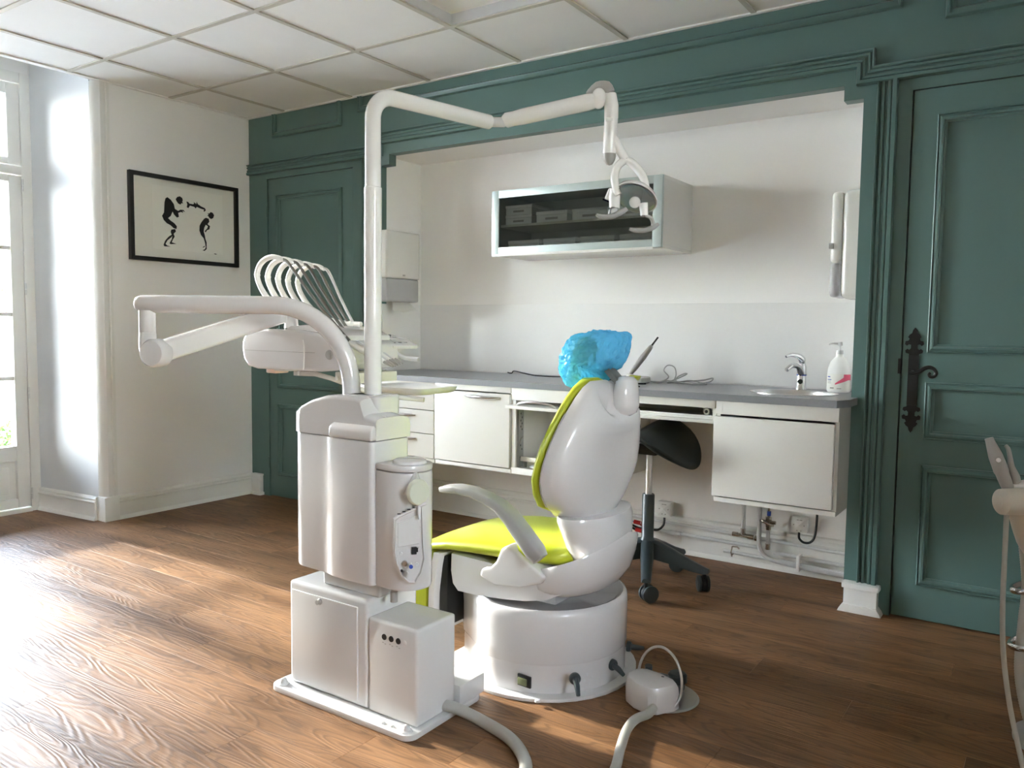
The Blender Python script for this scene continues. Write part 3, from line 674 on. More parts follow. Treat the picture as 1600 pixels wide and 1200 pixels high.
# shallow recess above the knee space
c = thing('shallow_open_drawer_housing', 'shallow white open compartment above the saddle stool', 'cabinet', (3.05, 0, .755))
b = B(); x0, x1 = XS[3], XS[4]
b.box(x0+.001, x1-.001, FY, ND-.03, .749, .764, .001); b.box(x0+.001, x0+.018, FY, ND-.03, .764, .849); b.box(x1-.018, x1-.001, FY, ND-.03, .764, .849); b.box(x0+.018, x1-.018, .12, .13, .764, .849); obj('carcass', b, 'laminate', c)
b = B(); b.box(x0+.002, x1-.002, FY-.016, FY, .817, .850, .001); obj('fascia', b, 'laminate', c)
b = B(); b.box(x0+.018, x1-.018, FY+.02, FY+.03, .764, .776, .001); b.cyl((x0+.02, FY+.015, .779), (x1-.02, FY+.015, .779), .0035, seg=8); obj('rail', b, 'white_trim', c)
b = B(); b.cyl((3.268, FY+.06, .796), (3.268, FY+.035, .796), .013, seg=18); b.cyl((3.268, FY+.037, .796), (3.268, FY+.030, .796), .017, .014, seg=18); obj('roller', b, 'steel', c)
b = B(); b.cyl((3.268, FY+.0299, .796), (3.268, FY+.028, .796), .007, seg=14); obj('roller_bore', b, 'black', c)
# sink cabinet
c = thing('sink_cabinet', 'large white glossy wall-hung cabinet under the sink', 'cabinet', (3.57, 0, .42)); x0, x1 = XS[4], XS[5]
b = B(); carcass(b, x0, x1, top=False); obj('carcass', b, 'laminate', c)
b = B(); b.box(x0+.002, x1-.001, FY-.016, FY, .795, .850, .001); b.box(x0+.028, x0+.030, FY-.0168, FY-.0155, .803, .840); obj('fascia', b, 'laminate', c)
b = B(); b.box(x0+.002, x1-.001, FY-.012, FY, .42, .440, .002); obj('bottom_rail', b, 'laminate', c)
b = B(); b.box(x0-.004, x1-.014, FY-.026, FY-.001, .446, .786, .004); obj('door', b, 'laminate', c)
# worktop with a hole for the bowl
SX, SY, SRX, SRY = 3.572, .055, .178, .150
bm = bmesh.new(); wx0, wx1, wy0, wy1, wz0, wz1 = NX0+.007, 3.828, -.222, ND-.0065, .8505, .880
n = 48
def rect_pt(a):
    dx, dy = math.cos(a), math.sin(a); t = min((SRX+.03)/abs(dx) if abs(dx) > 1e-6 else 9, (SRY+.03)/abs(dy) if abs(dy) > 1e-6 else 9); return SX+dx*t, SY+dy*t
ang = sorted([2*PI*k/n for k in range(n)] + [math.atan2(sy*(SRY+.03), sx*(SRX+.03)) % (2*PI) for sx in (1, -1) for sy in (1, -1)])
inn = [[bm.verts.new((SX+math.cos(a)*(SRX-.004), SY+math.sin(a)*(SRY-.004), z)) for a in ang] for z in (wz0, wz1)]
out = [[bm.verts.new((*rect_pt(a), z)) for a in ang] for z in (wz0, wz1)]
N = len(ang)
for i in range(N):
    k = (i+1) % N
    bm.faces.new((inn[1][i], out[1][i], out[1][k], inn[1][k])); bm.faces.new((inn[0][k], out[0][k], out[0][i], inn[0][i])); bm.faces.new((inn[0][i], inn[1][i], inn[1][k], inn[0][k]))
bb = B(); bb.bm.free(); bb.bm = bm
hx0, hx1, hy0, hy1 = SX-SRX-.03, SX+SRX+.03, SY-SRY-.03, SY+SRY+.03
bb.box(wx0, hx0, wy0, wy1, wz0, wz1); bb.box(hx0, hx1, wy0, hy0, wz0, wz1); bb.box(hx0, hx1, hy1, wy1, wz0, wz1)
bb.prism([(hx1, wy0), (3.812, wy0), (3.845, -.14), (3.845, -.002), (wx1, -.002), (wx1, wy1), (hx1, wy1)], wz0, wz1, 'XY')
tag(obj('worktop', bb, 'counter', origin=(2.5, .07, wz0)), 'long grey worktop running across the niche', 'worktop')
s_ = thing('sink', 'round stainless steel basin set in the worktop under the tap', 'sink', (SX, SY, .88))
b = B()
def er(rx, ry, z): return [(SX+math.cos(a)*rx, SY+math.sin(a)*ry, z) for a in [2*PI*k/48 for k in range(48)]]
b.rings([er(SRX+.006, SRY+.006, .8803), er(SRX+.006, SRY+.006, .8830), er(SRX, SRY, .8845), er(SRX-.010, SRY-.010, .8830), er(SRX-.014, SRY-.014, .874), er(SRX-.022, SRY-.022, .80), er(SRX-.05, SRY-.05, .765), er(.03, .03, .758), er(.001, .001, .758)], cap=False)
obj('basin', b, 'steel', s_)
b = B(); b.lathe([(.001, 0), (.028, 0), (.030, .003), (.018, .003), (.001, .001)], (SX, SY, .7595)); obj('drain', b, 'chrome', s_)
t = thing('tap', 'chrome mixer tap behind the round sink', 'tap', (3.545, .285, .88)); TX, TY = 3.545, .285
b = B(); b.lathe([(0, .0), (.026, .0), (.026, .006), (.022, .012), (.021, .060), (.020, .066)], (TX, TY, .8802)); b.lathe([(.0205, .066), (.022, .070), (.021, .105), (.016, .120), (.0, .124)], (TX, TY, .8802)); obj('body', b, 'chrome', t)
b = B(); b.tube([(TX, TY-.004, .950), (TX-.004, TY-.05, .985), (TX-.018, TY-.10, .992), (TX-.03, TY-.135, .975)], [.016, .013, .011, .010], 14, smooth=5); obj('spout', b, 'chrome', t)
b = B(); b.tube([(TX, TY, 1.000), (TX+.002, TY-.01, 1.018), (TX-.008, TY-.035, 1.034), (TX-.03, TY-.075, 1.040), (TX-.045, TY-.10, 1.032)], [.014, .017, .013, .009, .006], 14, smooth=5); obj('lever', b, 'chrome', t)
b = B(); b.lathe([(.0215, .0), (.0225, .001), (.0225, .004), (.0215, .005)], (TX, TY, .945)); obj('ring', b, 'blue', t)
b = B(); b.cyl((TX, TY-.020, .918), (TX, TY-.026, .918), .012, .010, seg=18); obj('nozzle', b, 'black', t)
# pump bottle
t = thing('pump_bottle', 'white pump bottle with pink label at the right end of the worktop', 'bottle', (3.712, .25, .88)); bx, by = 3.715, .25
b = B(); R_ = [(.010, 0), (.046, .0), (.049, .006), (.049, .085), (.047, .105), (.036, .135), (.022, .152), (.016, .158), (.016, .168), (0, .168)]
b.rings([[(bx+math.cos(a)*r, by+math.sin(a)*r*.72, .8803+z) for a in [2*PI*k/32 for k in range(32)]] for r, z in R_]); obj('bottle_body', b, 'towel', t)
b = B(); b.rings([[(bx+math.cos(a)*.0496, by+math.sin(a)*.0496*.72, .8803+z) for a in [PI*1.02+PI*.96*k/24 for k in range(25)]] for z in (.012, .082)], cap=False, closed=False); lab = obj('label', b, 'paper2', t)
b = B(); b.rings([[(bx+math.cos(a)*.0499, by+math.sin(a)*.0499*.72, .8803+z(k/12)) for k, a in [(k, PI*1.45+PI*.5*k/12) for k in range(13)]] for z in ((lambda u: .034+.028*u), (lambda u: .040+.036*min(1, u*1.6)))], cap=False, closed=False); obj('label_swoosh', b, 'pink', lab)
b = B(); b.rings([[(bx+math.cos(a)*.0502, by+math.sin(a)*.0502*.72, .8803+z) for a in [PI*1.68+PI*.28*k/12 for k in range(13)]] for z in (.055, .080)], cap=False, closed=False); obj('label_block', b, 'pink', lab)
for k, (a0, a1, za, zb) in enumerate(((1.18, 1.30, .066, .070), (1.18, 1.34, .054, .057), (1.18, 1.32, .047, .049), (1.18, 1.33, .040, .042), (1.30, 1.42, .016, .022), (1.50, 1.62, .016, .019))):
    b = B(); b.rings([[(bx+math.cos(a)*.0502, by+math.sin(a)*.0502*.72, .8803+z) for a in [PI*(a0+(a1-a0)*i/5) for i in range(6)]] for z in (za, zb)], cap=False, closed=False); obj('label_print', b, 'blue' if k < 2 else 'greyplastic', lab)
b = B(); b.cyl((bx, by, 1.0485), (bx, by, 1.066), .016, .014, seg=20); b.cyl((bx, by, 1.066), (bx, by, 1.088), .005, seg=12); b.cyl((bx, by, 1.086), (bx, by, 1.102), .011, .009, seg=16); b.tube([(bx, by, 1.096), (bx-.03, by-.008, 1.098), (bx-.045, by-.012, 1.090)], [.006, .005, .004], 10, smooth=4); obj('pump', b, 'lightgrey', t)

# small things on the worktop
ZC = .8801
def cable(name, lab, pts, r, m, cat='cable', sm=6):
    b = B(); b.tube(pts, r, 8, smooth=sm); return tag(obj(name, b, m), lab, cat)
cable('black_cable', 'black cable lying on the worktop left of the blue bag', [(1.86, .358, ZC+.005), (1.90, .34, ZC+.004), (1.93, .32, ZC+.018), (2.02, .28, ZC+.012), (2.12, .25, ZC+.004), (2.25, .24, ZC+.004), (2.40, .22, ZC+.010), (2.52, .2, ZC+.018), (2.60, .19, ZC+.006), (2.66, .20, ZC+.013), (2.72, .19, ZC+.006), (2.70, .14, ZC+.004)], .0035, 'black')
b = B(); b.box(2.560, 2.610, .19, .23, ZC, ZC+.10, .004)
for k in range(5): b.box(2.566+k*.009, 2.570+k*.009, .1885, .191, ZC+.01, ZC+.09)
tag(obj('power_adapter', b, 'greyplastic'), 'upright grey ribbed box on the worktop behind the chair headrest', 'adapter')
dk = thing('curing_lamp_dock', 'low white dock on the worktop that holds the grey handpiece', 'dock', (2.76, .15, .88))
b = B(); b.box(2.69, 2.83, .10, .215, ZC, ZC+.032, .010, 3); b.lathe([(.020, 0), (.018, .012), (.012, .014), (.012, .004), (.0, .004)], (2.745, .15, ZC+.030)); obj('dock_body', b, 'laminate', dk)
hp = thing('curing_handpiece', 'grey pen-shaped handpiece with black tip leaning upright in the white dock', 'handpiece', (2.747, .15, .915))
ax0 = Vector((2.747, .15, ZC+.042)); ax1 = Vector((2.838, .20, 1.068)); d = ax1-ax0
b = B(); b.tube([ax0, ax0+d*.08, ax0+d*.25, ax0+d*.6, ax0+d*.92, ax1], [.006, .011, .014, .016, .012, .006], 14, smooth=3); obj('grip', b, 'greyplastic', hp)
b = B(); b.tube([ax1-d*.02, ax1+d*.1, ax1+d*.28], [.0055, .0045, .0045], 10); obj('light_tip', b, 'black', hp)
b = B(); b.tube([(2.765, -.02, ZC+.0045), (2.80, .02, ZC+.0045), (2.87, .07, ZC+.0045)], [.003, .004, .0035], 8); tag(obj('black_pen', b, 'black'), 'thin black pen lying in front of the white dock', 'pen')
b = B(); b.tube([(2.915+math.cos(a)*.014, -.13+math.sin(a)*.012, ZC+.005) for a in [2*PI*i/16 for i in range(17)]], .0035, 8); tag(obj('cable_end_loop', b, 'black'), 'tiny black loop at the front edge of the worktop beside the chair', 'cable')
cb = []
rnd = random.Random(4)
cx, cy = 2.985, .26
cb += [(2.82, .24, ZC+.004), (2.87, .25, ZC+.006), (2.905, .26, ZC+.03), (2.875, .27, ZC+.062), (2.895, .27, ZC+.088), (2.93, .27, ZC+.08), (2.945, .26, ZC+.045), (2.94, .25, ZC+.01), (2.98, .23, ZC+.005), (3.05, .22, ZC+.005), (3.12, .25, ZC+.016), (3.13, .27, ZC+.034), (3.08, .28, ZC+.022), (3.0, .27, ZC+.012), (2.93, .25, ZC+.006), (2.92, .22, ZC+.006), (2.97, .24, ZC+.03), (3.0, .26, ZC+.048), (2.985, .27, ZC+.05), (2.95, .26, ZC+.03), (2.96, .24, ZC+.01), (3.02, .25, ZC+.018), (3.10, .24, ZC+.008), (3.11, .22, ZC+.005), (3.04, .21, ZC+.005), (2.96, .22, ZC+.012), (2.90, .24, ZC+.012), (2.88, .22, ZC+.005), (2.84, .22, ZC+.004)]
cable('white_cable_bundle', 'tangled white cable bundle on the worktop left of the sink', cb, .0032, 'armgrey')

# ------------------------------------------------------------------ pipes, valves and sockets under the worktop
PY = ND-.022
for i, (z, lab) in enumerate(((.150, 'uppermost white pipe along the niche wall above the skirting'), (.105, 'middle white pipe along the niche wall above the skirting'), (.062, 'lowest white pipe along the niche wall above the skirting'))):
    b = B(); yy = PY-.024
    if i == 0: b.tube([(2.60, yy, z+.012), (3.30, yy, z), (3.825, yy, z-.012)], .008, 12)
    else: b.tube([(2.55, yy, z+.006), (3.31, yy, z), (3.36, yy, z)] if i == 1 else [(3.20, yy-.02, z+.004), (3.45, yy-.02, z), (3.825, yy-.02, z-.012)], .009, 12)
    if i == 1: b.tube([(3.44, yy-.01, .092), (3.825, yy-.01, .086)], .009, 12)
    tag(obj('water_pipe', b, 'pipe'), lab, 'pipe', 'white pipes along the niche wall')
b = B(); b.tube([(3.285, PY-.02, .42), (3.285, PY-.02, .150)], .010, 12); o = tag(obj('supply_riser', b, 'pipe'), 'left vertical white pipe below the sink cabinet', 'pipe')
t = thing('waste_pipe', 'grey-white waste pipe curving down under the sink cabinet', 'pipe', (3.37, .3, .06))
b = B(); b.tube([(3.372, PY-.05, .42), (3.372, PY-.05, .20), (3.374, PY-.05, .12), (3.40, PY-.05, .078), (3.46, PY-.05, .058), (3.60, PY-.05, .050), (3.828, PY-.05, .040)], .0105, 14, smooth=6); obj('pipe_run', b, 'lightgrey', t)
b = B(); b.box(3.553, 3.567, PY-.068, PY-.012, .030, .105, .002); obj('pipe_clip', b, 'towel', t)
t = thing('stop_valve', 'chrome stop valve with blue-capped pipe beneath the sink cabinet', 'valve', (3.41, .3, .1))
b = B(); b.tube([(3.410, PY-.035, .13), (3.410, PY-.035, .22)], .009, 12); obj('pipe', b, 'pipe', t)
b = B(); b.cyl((3.410, PY-.035, .215), (3.410, PY-.035, .262), .015, seg=6); b.cyl((3.365, PY-.037, .238), (3.445, PY-.037, .238), .0085, seg=12); b.tube([(3.38, PY-.055, .245), (3.395, PY-.075, .250), (3.42, PY-.075, .236), (3.438, PY-.055, .228)], .007, 10, smooth=3); b.cyl((3.410, PY-.035, .262), (3.411, PY-.035, .36), .006, seg=10); b.cyl((3.410, PY-.035, .20), (3.410, PY-.035, .216), .0125, seg=6); obj('valve_body', b, 'brass', t)
b = B(); b.cyl((3.410, PY-.035, .105), (3.410, PY-.035, .132), .0125, seg=12); obj('end_coupling', b, 'brass', t)
b = B(); b.cyl((3.411, PY-.035, .268), (3.412, PY-.035, .290), .0095, seg=12); obj('blue_cap', b, 'blue', t)
t = thing('tee_fitting', 'metal tee fitting on the pipe behind the stool base', 'fitting', (3.285, .3, .15))
b = B()
b.cyl((3.235, PY-.024, .151), (3.26, PY-.024, .151), .0125, seg=12); b.cyl((3.31, PY-.024, .149), (3.34, PY-.024, .148), .0125, seg=12); b.cyl((3.26, PY-.024, .150), (3.31, PY-.024, .150), .011, seg=12); b.cyl((3.285, PY-.022, .155), (3.285, PY-.022, .185), .0125, seg=12)
b.cyl((3.345, PY-.024, .147), (3.37, PY-.024, .146), .014, seg=8); obj('fitting_body', b, 'brass', t)
b = B(); b.cyl((2.905, PY-.024, .108), (2.94, PY-.024, .108), .0125, seg=12); b.cyl((2.95, PY-.024, .108), (2.965, PY-.024, .108), .0115, seg=12); tag(obj('pipe_coupling', b, 'pipe'), 'white coupling on the middle pipe right of the stool column', 'fitting')
b = B(); b.tube([(3.25, PY-.07, .10), (3.245, PY-.07, .07), (3.25, PY-.07, .05)], .0035, 8); b.tube([(3.25, PY-.07, .10), (3.275, PY-.07, .102), (3.285, PY-.07, .093)], .0035, 8); b.cyl((3.25, PY-.07, .06), (3.25, PY-.02, .06), .004, seg=8); tag(obj('pipe_bracket', b, 'brass'), 'small metal bracket on the lower pipe under the cabinet', 'bracket')
def socket(x, z, lab, w=.074):
    t = thing('wall_outlet', lab, 'outlet', (x, PY, z-w/2), 'square white outlets on the niche wall')
    yb_ = ND-.0005
    b = B(); b.box(x-w/2, x+w/2, yb_-.038, yb_, z-w/2, z+w/2, .003); obj('backbox', b, 'towel', t)
    b = B(); h = w/2-.001; c0 = (x, yb_-.048, z)
    for sgn in range(4):
        q = [(-h, -h), (h, -h), (h, h), (-h, h)]; p, r = q[sgn], q[(sgn+1) % 4]
        vs = [b.bm.verts.new((x+p[0], yb_-.0382, z+p[1])), b.bm.verts.new((x+r[0], yb_-.0382, z+r[1])), b.bm.verts.new(c0)]; b.bm.faces.new(vs)
    obj('cover_plate', b, 'towel', t, ang=3)
    for dx, dz in ((-.024, 0), (.024, 0), (-.008, -.026), (.010, -.026)):
        b = B(); b.cyl((x+dx, yb_-.040, z+dz), (x+dx, yb_-.046, z+dz), .0025, seg=8); obj('screw', b, 'greyplastic', t)
    for k, (dx, dz, w2) in enumerate(((-.006, .024, .010), (.008, .024, .012), (.0, .014, .016))):
        b = B(); b.box(x+dx-w2/2, x+dx+w2/2, yb_-.0432, yb_-.0395, z+dz-.0015, z+dz+.0015); obj('label_print', b, 'greyplastic', t)
    return t
socket(2.868, .222, 'square white outlet beside the stool column')
socket(3.548, .240, 'square white outlet below the sink cabinet, right of the stop valve')
cable('black_outlet_cable', 'black cable from the outlet behind the stool column', [(2.885, .30, .185), (2.885, .29, .15), (2.865, .28, .125), (2.83, .28, .118), (2.76, .27, .118), (2.71, .26, .135), (2.69, .25, .13), (2.685, .24, .11)], .006, 'black')
cable('black_sink_cable', 'black cable looping up from the right outlet into the sink cabinet', [(3.548, .335, .202), (3.556, .31, .182), (3.58, .30, .168), (3.61, .30, .175), (3.628, .30, .21), (3.634, .30, .30), (3.634, .30, .415)], .0055, 'black')
for (xx, z, lab) in ((2.775, .150, 'upper red connector behind the stool base'), (2.785, .110, 'lower red connector behind the stool base')):
    t = thing('red_connector', lab, 'connector', (xx, .25, z), 'red hose connectors')
    b = B(); b.cyl((xx-.035, .25, z+.003), (xx+.005, .25, z), .011, seg=12); b.cyl((xx+.005, .25, z), (xx+.030, .25, z-.002), .014, .011, seg=8); obj('connector_body', b, 'red', t)
    b = B(); b.cyl((xx+.006, .25, z), (xx+.010, .25, z), .0155, seg=12); obj('collar_ring', b, 'chrome', t)
cable('blue_hose', 'thin light-blue hose running into the upper red connector', [(2.66, .24, .158), (2.70, .245, .158), (2.74, .25, .153)], .0035, mat('pale_blue_hose', (.05, .30, .55), .4, noise_amt=.03))
cable('black_hose', 'black hoses curling into the lower red connector', [(2.675, .22, .085), (2.685, .225, .118), (2.71, .235, .13), (2.75, .25, .112)], .006, 'black')
cable('black_floor_cable', 'black cable dropping to the floor behind the chair', [(2.70, .2, .10), (2.72, .17, .06), (2.76, .12, .015), (2.80, .10, .006)], .005, 'black')

# ------------------------------------------------------------------ dental unit (tower)
du = thing('dental_unit_tower', 'large white dental unit cabinet with pedestal and bent arm pipe, in front of the chair', 'dental unit', (2.8, -1.72, 0))
def rpoly(x0, x1, y0, y1, r, n=6):
    out = []
    for cx, cy, a0 in ((x1-r, y1-r, 0), (x0+r, y1-r, 90), (x0+r, y0+r, 180), (x1-r, y0+r, 270)):
        for k in range(n+1):
            a = math.radians(a0+90*k/n); out.append((cx+r*math.cos(a), cy+r*math.sin(a)))
    return out
b = B(); b.prism(rpoly(2.503, 3.092, -1.893, -1.545, .035), .0005, .018, 'XY', .003); bp = obj('base_plate', b, 'metal_white', du)
for x, y in ((2.545, -1.868), (3.06, -1.868), (3.06, -1.575), (2.545, -1.575)):
    b = B(); b.lathe([(.0, .022), (.008, .018), (.012, .006), (.017, .003), (.018, 0), (.001, 0)], (x, y, .0181), seg=18); obj('bolt_cap', b, 'metal_white', bp)
for x in (2.975, 3.010):
    b = B(); b.lathe([(.0, .006), (.005, .004), (.006, 0), (.001, 0)], (x, -1.872, .0181), seg=12); obj('rivet', b, 'metal_white', bp)
b = B(); b.box(2.543, 2.884, -1.842, -1.62, .019, .348, .014, 3); lb = obj('lower_cabinet', b, 'metal_white', du)
b = B(); b.box(2.560, 2.846, -1.8475, -1.8405, .035, .322, .003, 2); ld = obj('cabinet_door', b, 'metal_white', lb)
b = B(); b.lathe([(.001, 0), (.010, .0), (.010, .003), (.0075, .005), (.0075, .013), (.001, .014)], (2.690, -1.8476, .308), (0, -1, 0), 18); obj('lock', b, 'greyplastic', ld)
b = B(); b.box(2.8865, 3.0755, -1.842, -1.668, .0185, .302, .010, 3); sb = obj('control_box', b, 'metal_white', du)
for x in (2.951, 2.978, 3.005):
    b = B(); b.cyl((x, -1.8415, .256), (x, -1.8440, .256), .0092, .0085, seg=20); obj('port', b, 'black', sb)
    for k in range(2):
        b = B(); b.box(x-.008+k*.009, x-.002+k*.009, -1.8426, -1.8419, .238-k*.003, .2405-k*.003); obj('port_label', b, 'greyplastic', sb)
b = B(); b.lathe([(.001, 0), (.007, 0), (.006, .003), (.001, .004)], (3.030, -1.8421, .257), (0, -1, 0), 16); obj('button', b, 'metal_white', sb)
b = B(); b.box(2.985, 3.090, -1.664, -1.540, .0185, .080, .004); obj('cable_channel', b, 'metal_white', du)
b = B(); b.box(2.66, 2.90, -1.81, -1.66, .348, .40, .012, 3); obj('pedestal', b, 'metal_white', du)
# main housing: rounded left bay, raised ridge, flat right flank
def arc(cx, cy, r, a0, a1, n=8): return [(cx+r*math.cos(math.radians(a0+(a1-a0)*k/n)), cy+r*math.sin(math.radians(a0+(a1-a0)*k/n))) for k in range(n+1)]
plan = arc(2.60, -1.758, .072, 180, 268, 10) + [(2.64, -1.833), (2.675, -1.834), (2.690, -1.8345), (2.705, -1.836), (2.720, -1.840), (2.735, -1.845), (2.752, -1.8485), (2.80, -1.851)] + arc(2.893, -1.834, .0165, 275, 355, 6) + [(2.910, -1.72)] + arc(2.890, -1.705, .020, 0, 90, 5) + arc(2.60, -1.757, .072, 90, 180, 8)
b = B(); b.prism(plan, .396, .818, 'XY', .007, 2); obj('housing', b, 'plastic', du)
b = B()
dome = [(2.5285, .8195), (2.5285, .853), (2.536, .868), (2.555, .884), (2.59, .905), (2.635, .925), (2.69, .939), (2.74, .944), (2.825, .944), (2.845, .936), (2.853, .915), (2.862, .893), (2.890, .888), (2.908, .884), (2.9095, .87), (2.9095, .8195)]
rg = []
for y, e in ((-1.8335, .0), (-1.833, .004), (-1.829, .009), (-1.822, .012), (-1.812, .0145), (-1.795, .015), (-1.775, .015), (-1.758, .015), (-1.735, .015), (-1.715, .013), (-1.700, .010), (-1.690, .005), (-1.686, .0)):
    dy = max(0, -1.758-y) if y < -1.758 else max(0, y+1.757)
    xm = 2.60-math.sqrt(max(0, .0765**2-dy*dy)); xm = max(xm, 2.5278)
    rg.append([(min(max(x, xm), 2.9095), y, z if z < .82 else z-(.015-e)) for x, z in dome])
b.rings(rg); obj('housing_cap', b, 'plastic', du, ang=40)
b = B(); b.prism([(-1.852, .8195), (-1.852, .842), (-1.849, .852), (-1.842, .858), (-1.825, .866), (-1.80, .878), (-1.785, .890), (-1.775, .8195)], 2.733, 2.9085, 'YZ', .007, 3); obj('ridge_cap', b, 'plastic', du, ang=40)
b = B(); b.prism(rpoly(2.735, 2.862, -1.790, -1.665, .03), .88, .944, 'XY', .010, 3); obj('pole_socket', b, 'plastic', du)
# spittoon / connector column on the right flank
def colplan(g=0): return [(2.9105, -1.838-g)] + [(2.96, -1.842-g)] + arc(2.978, -1.772, .070+g, 272, 440, 16) + [(2.9105, -1.69)]
b = B(); b.prism(colplan(), .398, .738, 'XY', .008, 2); colm = obj('side_column', b, 'plastic', du)
b = B(); b.prism(colplan(.0005), .7395, .758, 'XY', .006, 2); obj('side_column_cap', b, 'plastic', colm)
b = B(); b.lathe([(0, .012), (.040, .011), (.048, .007), (.050, 0), (.001, 0)], (2.984, -1.772, .7585), seg=36); obj('round_lid', b, 'plastic', colm)
# round valve cover facing right/front, in a tapered cowl
nrm = Vector((.985, -.17, .06)).normalized(); pc = Vector((3.062, -1.818, .688))
b = B(); b.lathe([(.001, .012), (.034, .012), (.037, .008), (.037, .0), (.001, 0)], pc-nrm*.012, nrm, 36); obj('valve_cover', b, mat('ivory_plastic', (.62, .63, .52), .35, noise_amt=.01), colm)
b = B(); b.tube([pc-nrm*.030+Vector((0, .01, .055)), pc-nrm*.026+Vector((0, .006, .030)), pc-nrm*.034-Vector((0, 0, .01))], [.006, .016, .026], 16); obj('valve_cowl', b, 'plastic', colm)
b = B(); b.tube([(3.055, -1.812, .645), (3.060, -1.818, .628), (3.064, -1.820, .612)], [.006, .005, .004], 10); b.tube([(3.035, -1.815, .640), (3.060, -1.812, .650), (3.070, -1.800, .655)], .005, 8); obj('lever', b, 'plastic', colm)
# connector panel, inclined plate
pn = Vector((.72, -.69, .05)).normalized(); pu = Vector((.69, .72, 0)).normalized(); pz = pn.cross(pu) * -1
if pz.z < 0: pz = -pz
pO = Vector((3.033, -1.830, .543))
def pp(u, v, w=0): return pO + pu*u + pz*v + pn*w
outl = [(-.042, .068), (-.030, .078), (.018, .098), (.038, .108), (.040, .06), (.042, .0), (.046, -.05), (.036, -.09), (.018, -.118), (.0, -.116), (-.02, -.098), (-.036, -.062), (-.042, -.03)]
b = B(); r0_ = [pp(u, v, -.03) for u, v in outl]; r1_ = [pp(u, v, .003) for u, v in outl]; r2_ = [pp(u*.92, v*.955, .006) for u, v in outl]; r3_ = [pp(u*.86, v*.92, -.001) for u, v in outl]
b.rings([r0_, r1_, r2_, r3_]); cp = obj('connector_panel', b, 'plastic', colm)
b = B(); b.rings([[pp(u, v, -.0005) for u, v in ((-.031, .058), (.028, .078), (.030, -.004), (-.031, -.012))], [pp(u, v, .0012) for u, v in ((-.030, .057), (.027, .077), (.029, -.003), (-.030, -.011))]]); obj('panel_flap', b, 'metal_white', colm)
b = B(); b.obox(pp(.014, -.022, .003), (.014, .010, .020), pu, pz); b.obox(pp(.022, -.020, .003), (.006, .010, .012), pu, pz); obj('power_port', b, 'black', colm)
for (u, v, r, mm, L) in ((.026, -.018, .0055, 'steel', .006), (-.022, -.030, .0050, 'steel', .004), (-.012, -.058, .0085, 'brass', .010), (.003, -.060, .0050, 'steel', .030), (.022, -.062, .0055, 'steel', .005), (-.010, -.086, .0085, 'steel', .010), (-.020, -.078, .004, 'black', .005)):
    b = B(); b.cyl(pp(u, v, -.001), pp(u, v, L), r, r*.85, seg=16); obj('connector', b, mm, colm)
b = B(); b.cyl(pp(.003, -.060, .0301), pp(.003, -.060, .036), .0055, seg=14); obj('blue_tip', b, 'blue', colm)
for k in range(4):
    b = B(); b.obox(pp(-.028+k*.014, .083+k*.0058, .004), (.009, .003, .003), pu, pz); obj('slot', b, 'black', colm)
b = B(); b.lathe([(.001, 0), (.011, 0), (.011, .030), (.009, .032), (.009, .05), (.001, .05)], (2.95, -1.80, .348)); obj('drain_nozzle', b, 'greyplastic', du)
b = B(); b.cyl((2.69, -1.80, .372), (2.69, -1.78, .395), .008, seg=10); obj('cable_gland', b, 'greyplastic', du)
# bent arm pipe: rises from the housing and sweeps level to the left
ur = Vector((-.826, -.562, 0)); A0 = Vector((2.722, -1.745, .905))
def arm_pt(h, s): return (A0.x+ur.x*s, A0.y+ur.y*s, h)
R = .262; zt = 1.209
pts = [arm_pt(.905, 0), arm_pt(.955, 0)]
for k in range(1, 15):
    a = PI/2*k/14; pts.append(arm_pt(.955+(zt-.955)*math.sin(a), .235*(1-math.cos(a))))
pts += [arm_pt(zt, .35), arm_pt(zt, .50), arm_pt(zt, .640), arm_pt(zt, .655), arm_pt(zt, .663)]
b = B(); b.tube(pts, [.0275]*(len(pts)-3) + [.0272, .021, .008], 24); obj('arm_pipe', b, 'plastic', du)
E_ = Vector(arm_pt(zt, .625))
b = B(); b.tube([E_+Vector((0, 0, -.02)), E_+Vector((0, 0, -.085)), E_+Vector((0, 0, -.0865)), E_+Vector((0, 0, -.088)), E_+Vector((0, 0, -.13)), E_+Vector((.004, .003, -.160)), E_+Vector((.010, .007, -.178))], [.0245, .0245, .0240, .0248, .0262, .0262, .018], 24); obj('elbow_post', b, 'plastic', du)
# knuckle and parallelogram arm going back to the instrument table
K0 = E_ + Vector((.028, .010, -.150)); K1 = Vector((2.285, -1.62, 1.196))
dir_ = (K1-K0).normalized()
b = B(); nK = Vector((.40, -.90, 0)).normalized(); b.lathe([(.001, -.030), (.034, -.030), (.043, -.022), (.043, .020), (.037, .028), (.001, .028)], K0, nK, 32); obj('knuckle', b, 'plastic', du)
b = B(); b.obox((K0+K1)/2+dir_*.005, ((K1-K0).length-.04, .046, .066), dir_, (0, 0, 1), .014, 4); obj('parallel_arm', b, 'plastic', du)
b = B(); b.tube([K1+Vector((.015, 0, .012)), K1+Vector((.018, 0, -.02)), K1+Vector((.018, 0, -.058))], [.020, .022, .025], 20); b.tube([K1-dir_*.03, K1+Vector((.012, 0, 0))], [.026, .020], 16); obj('arm_head', b, 'plastic', du)

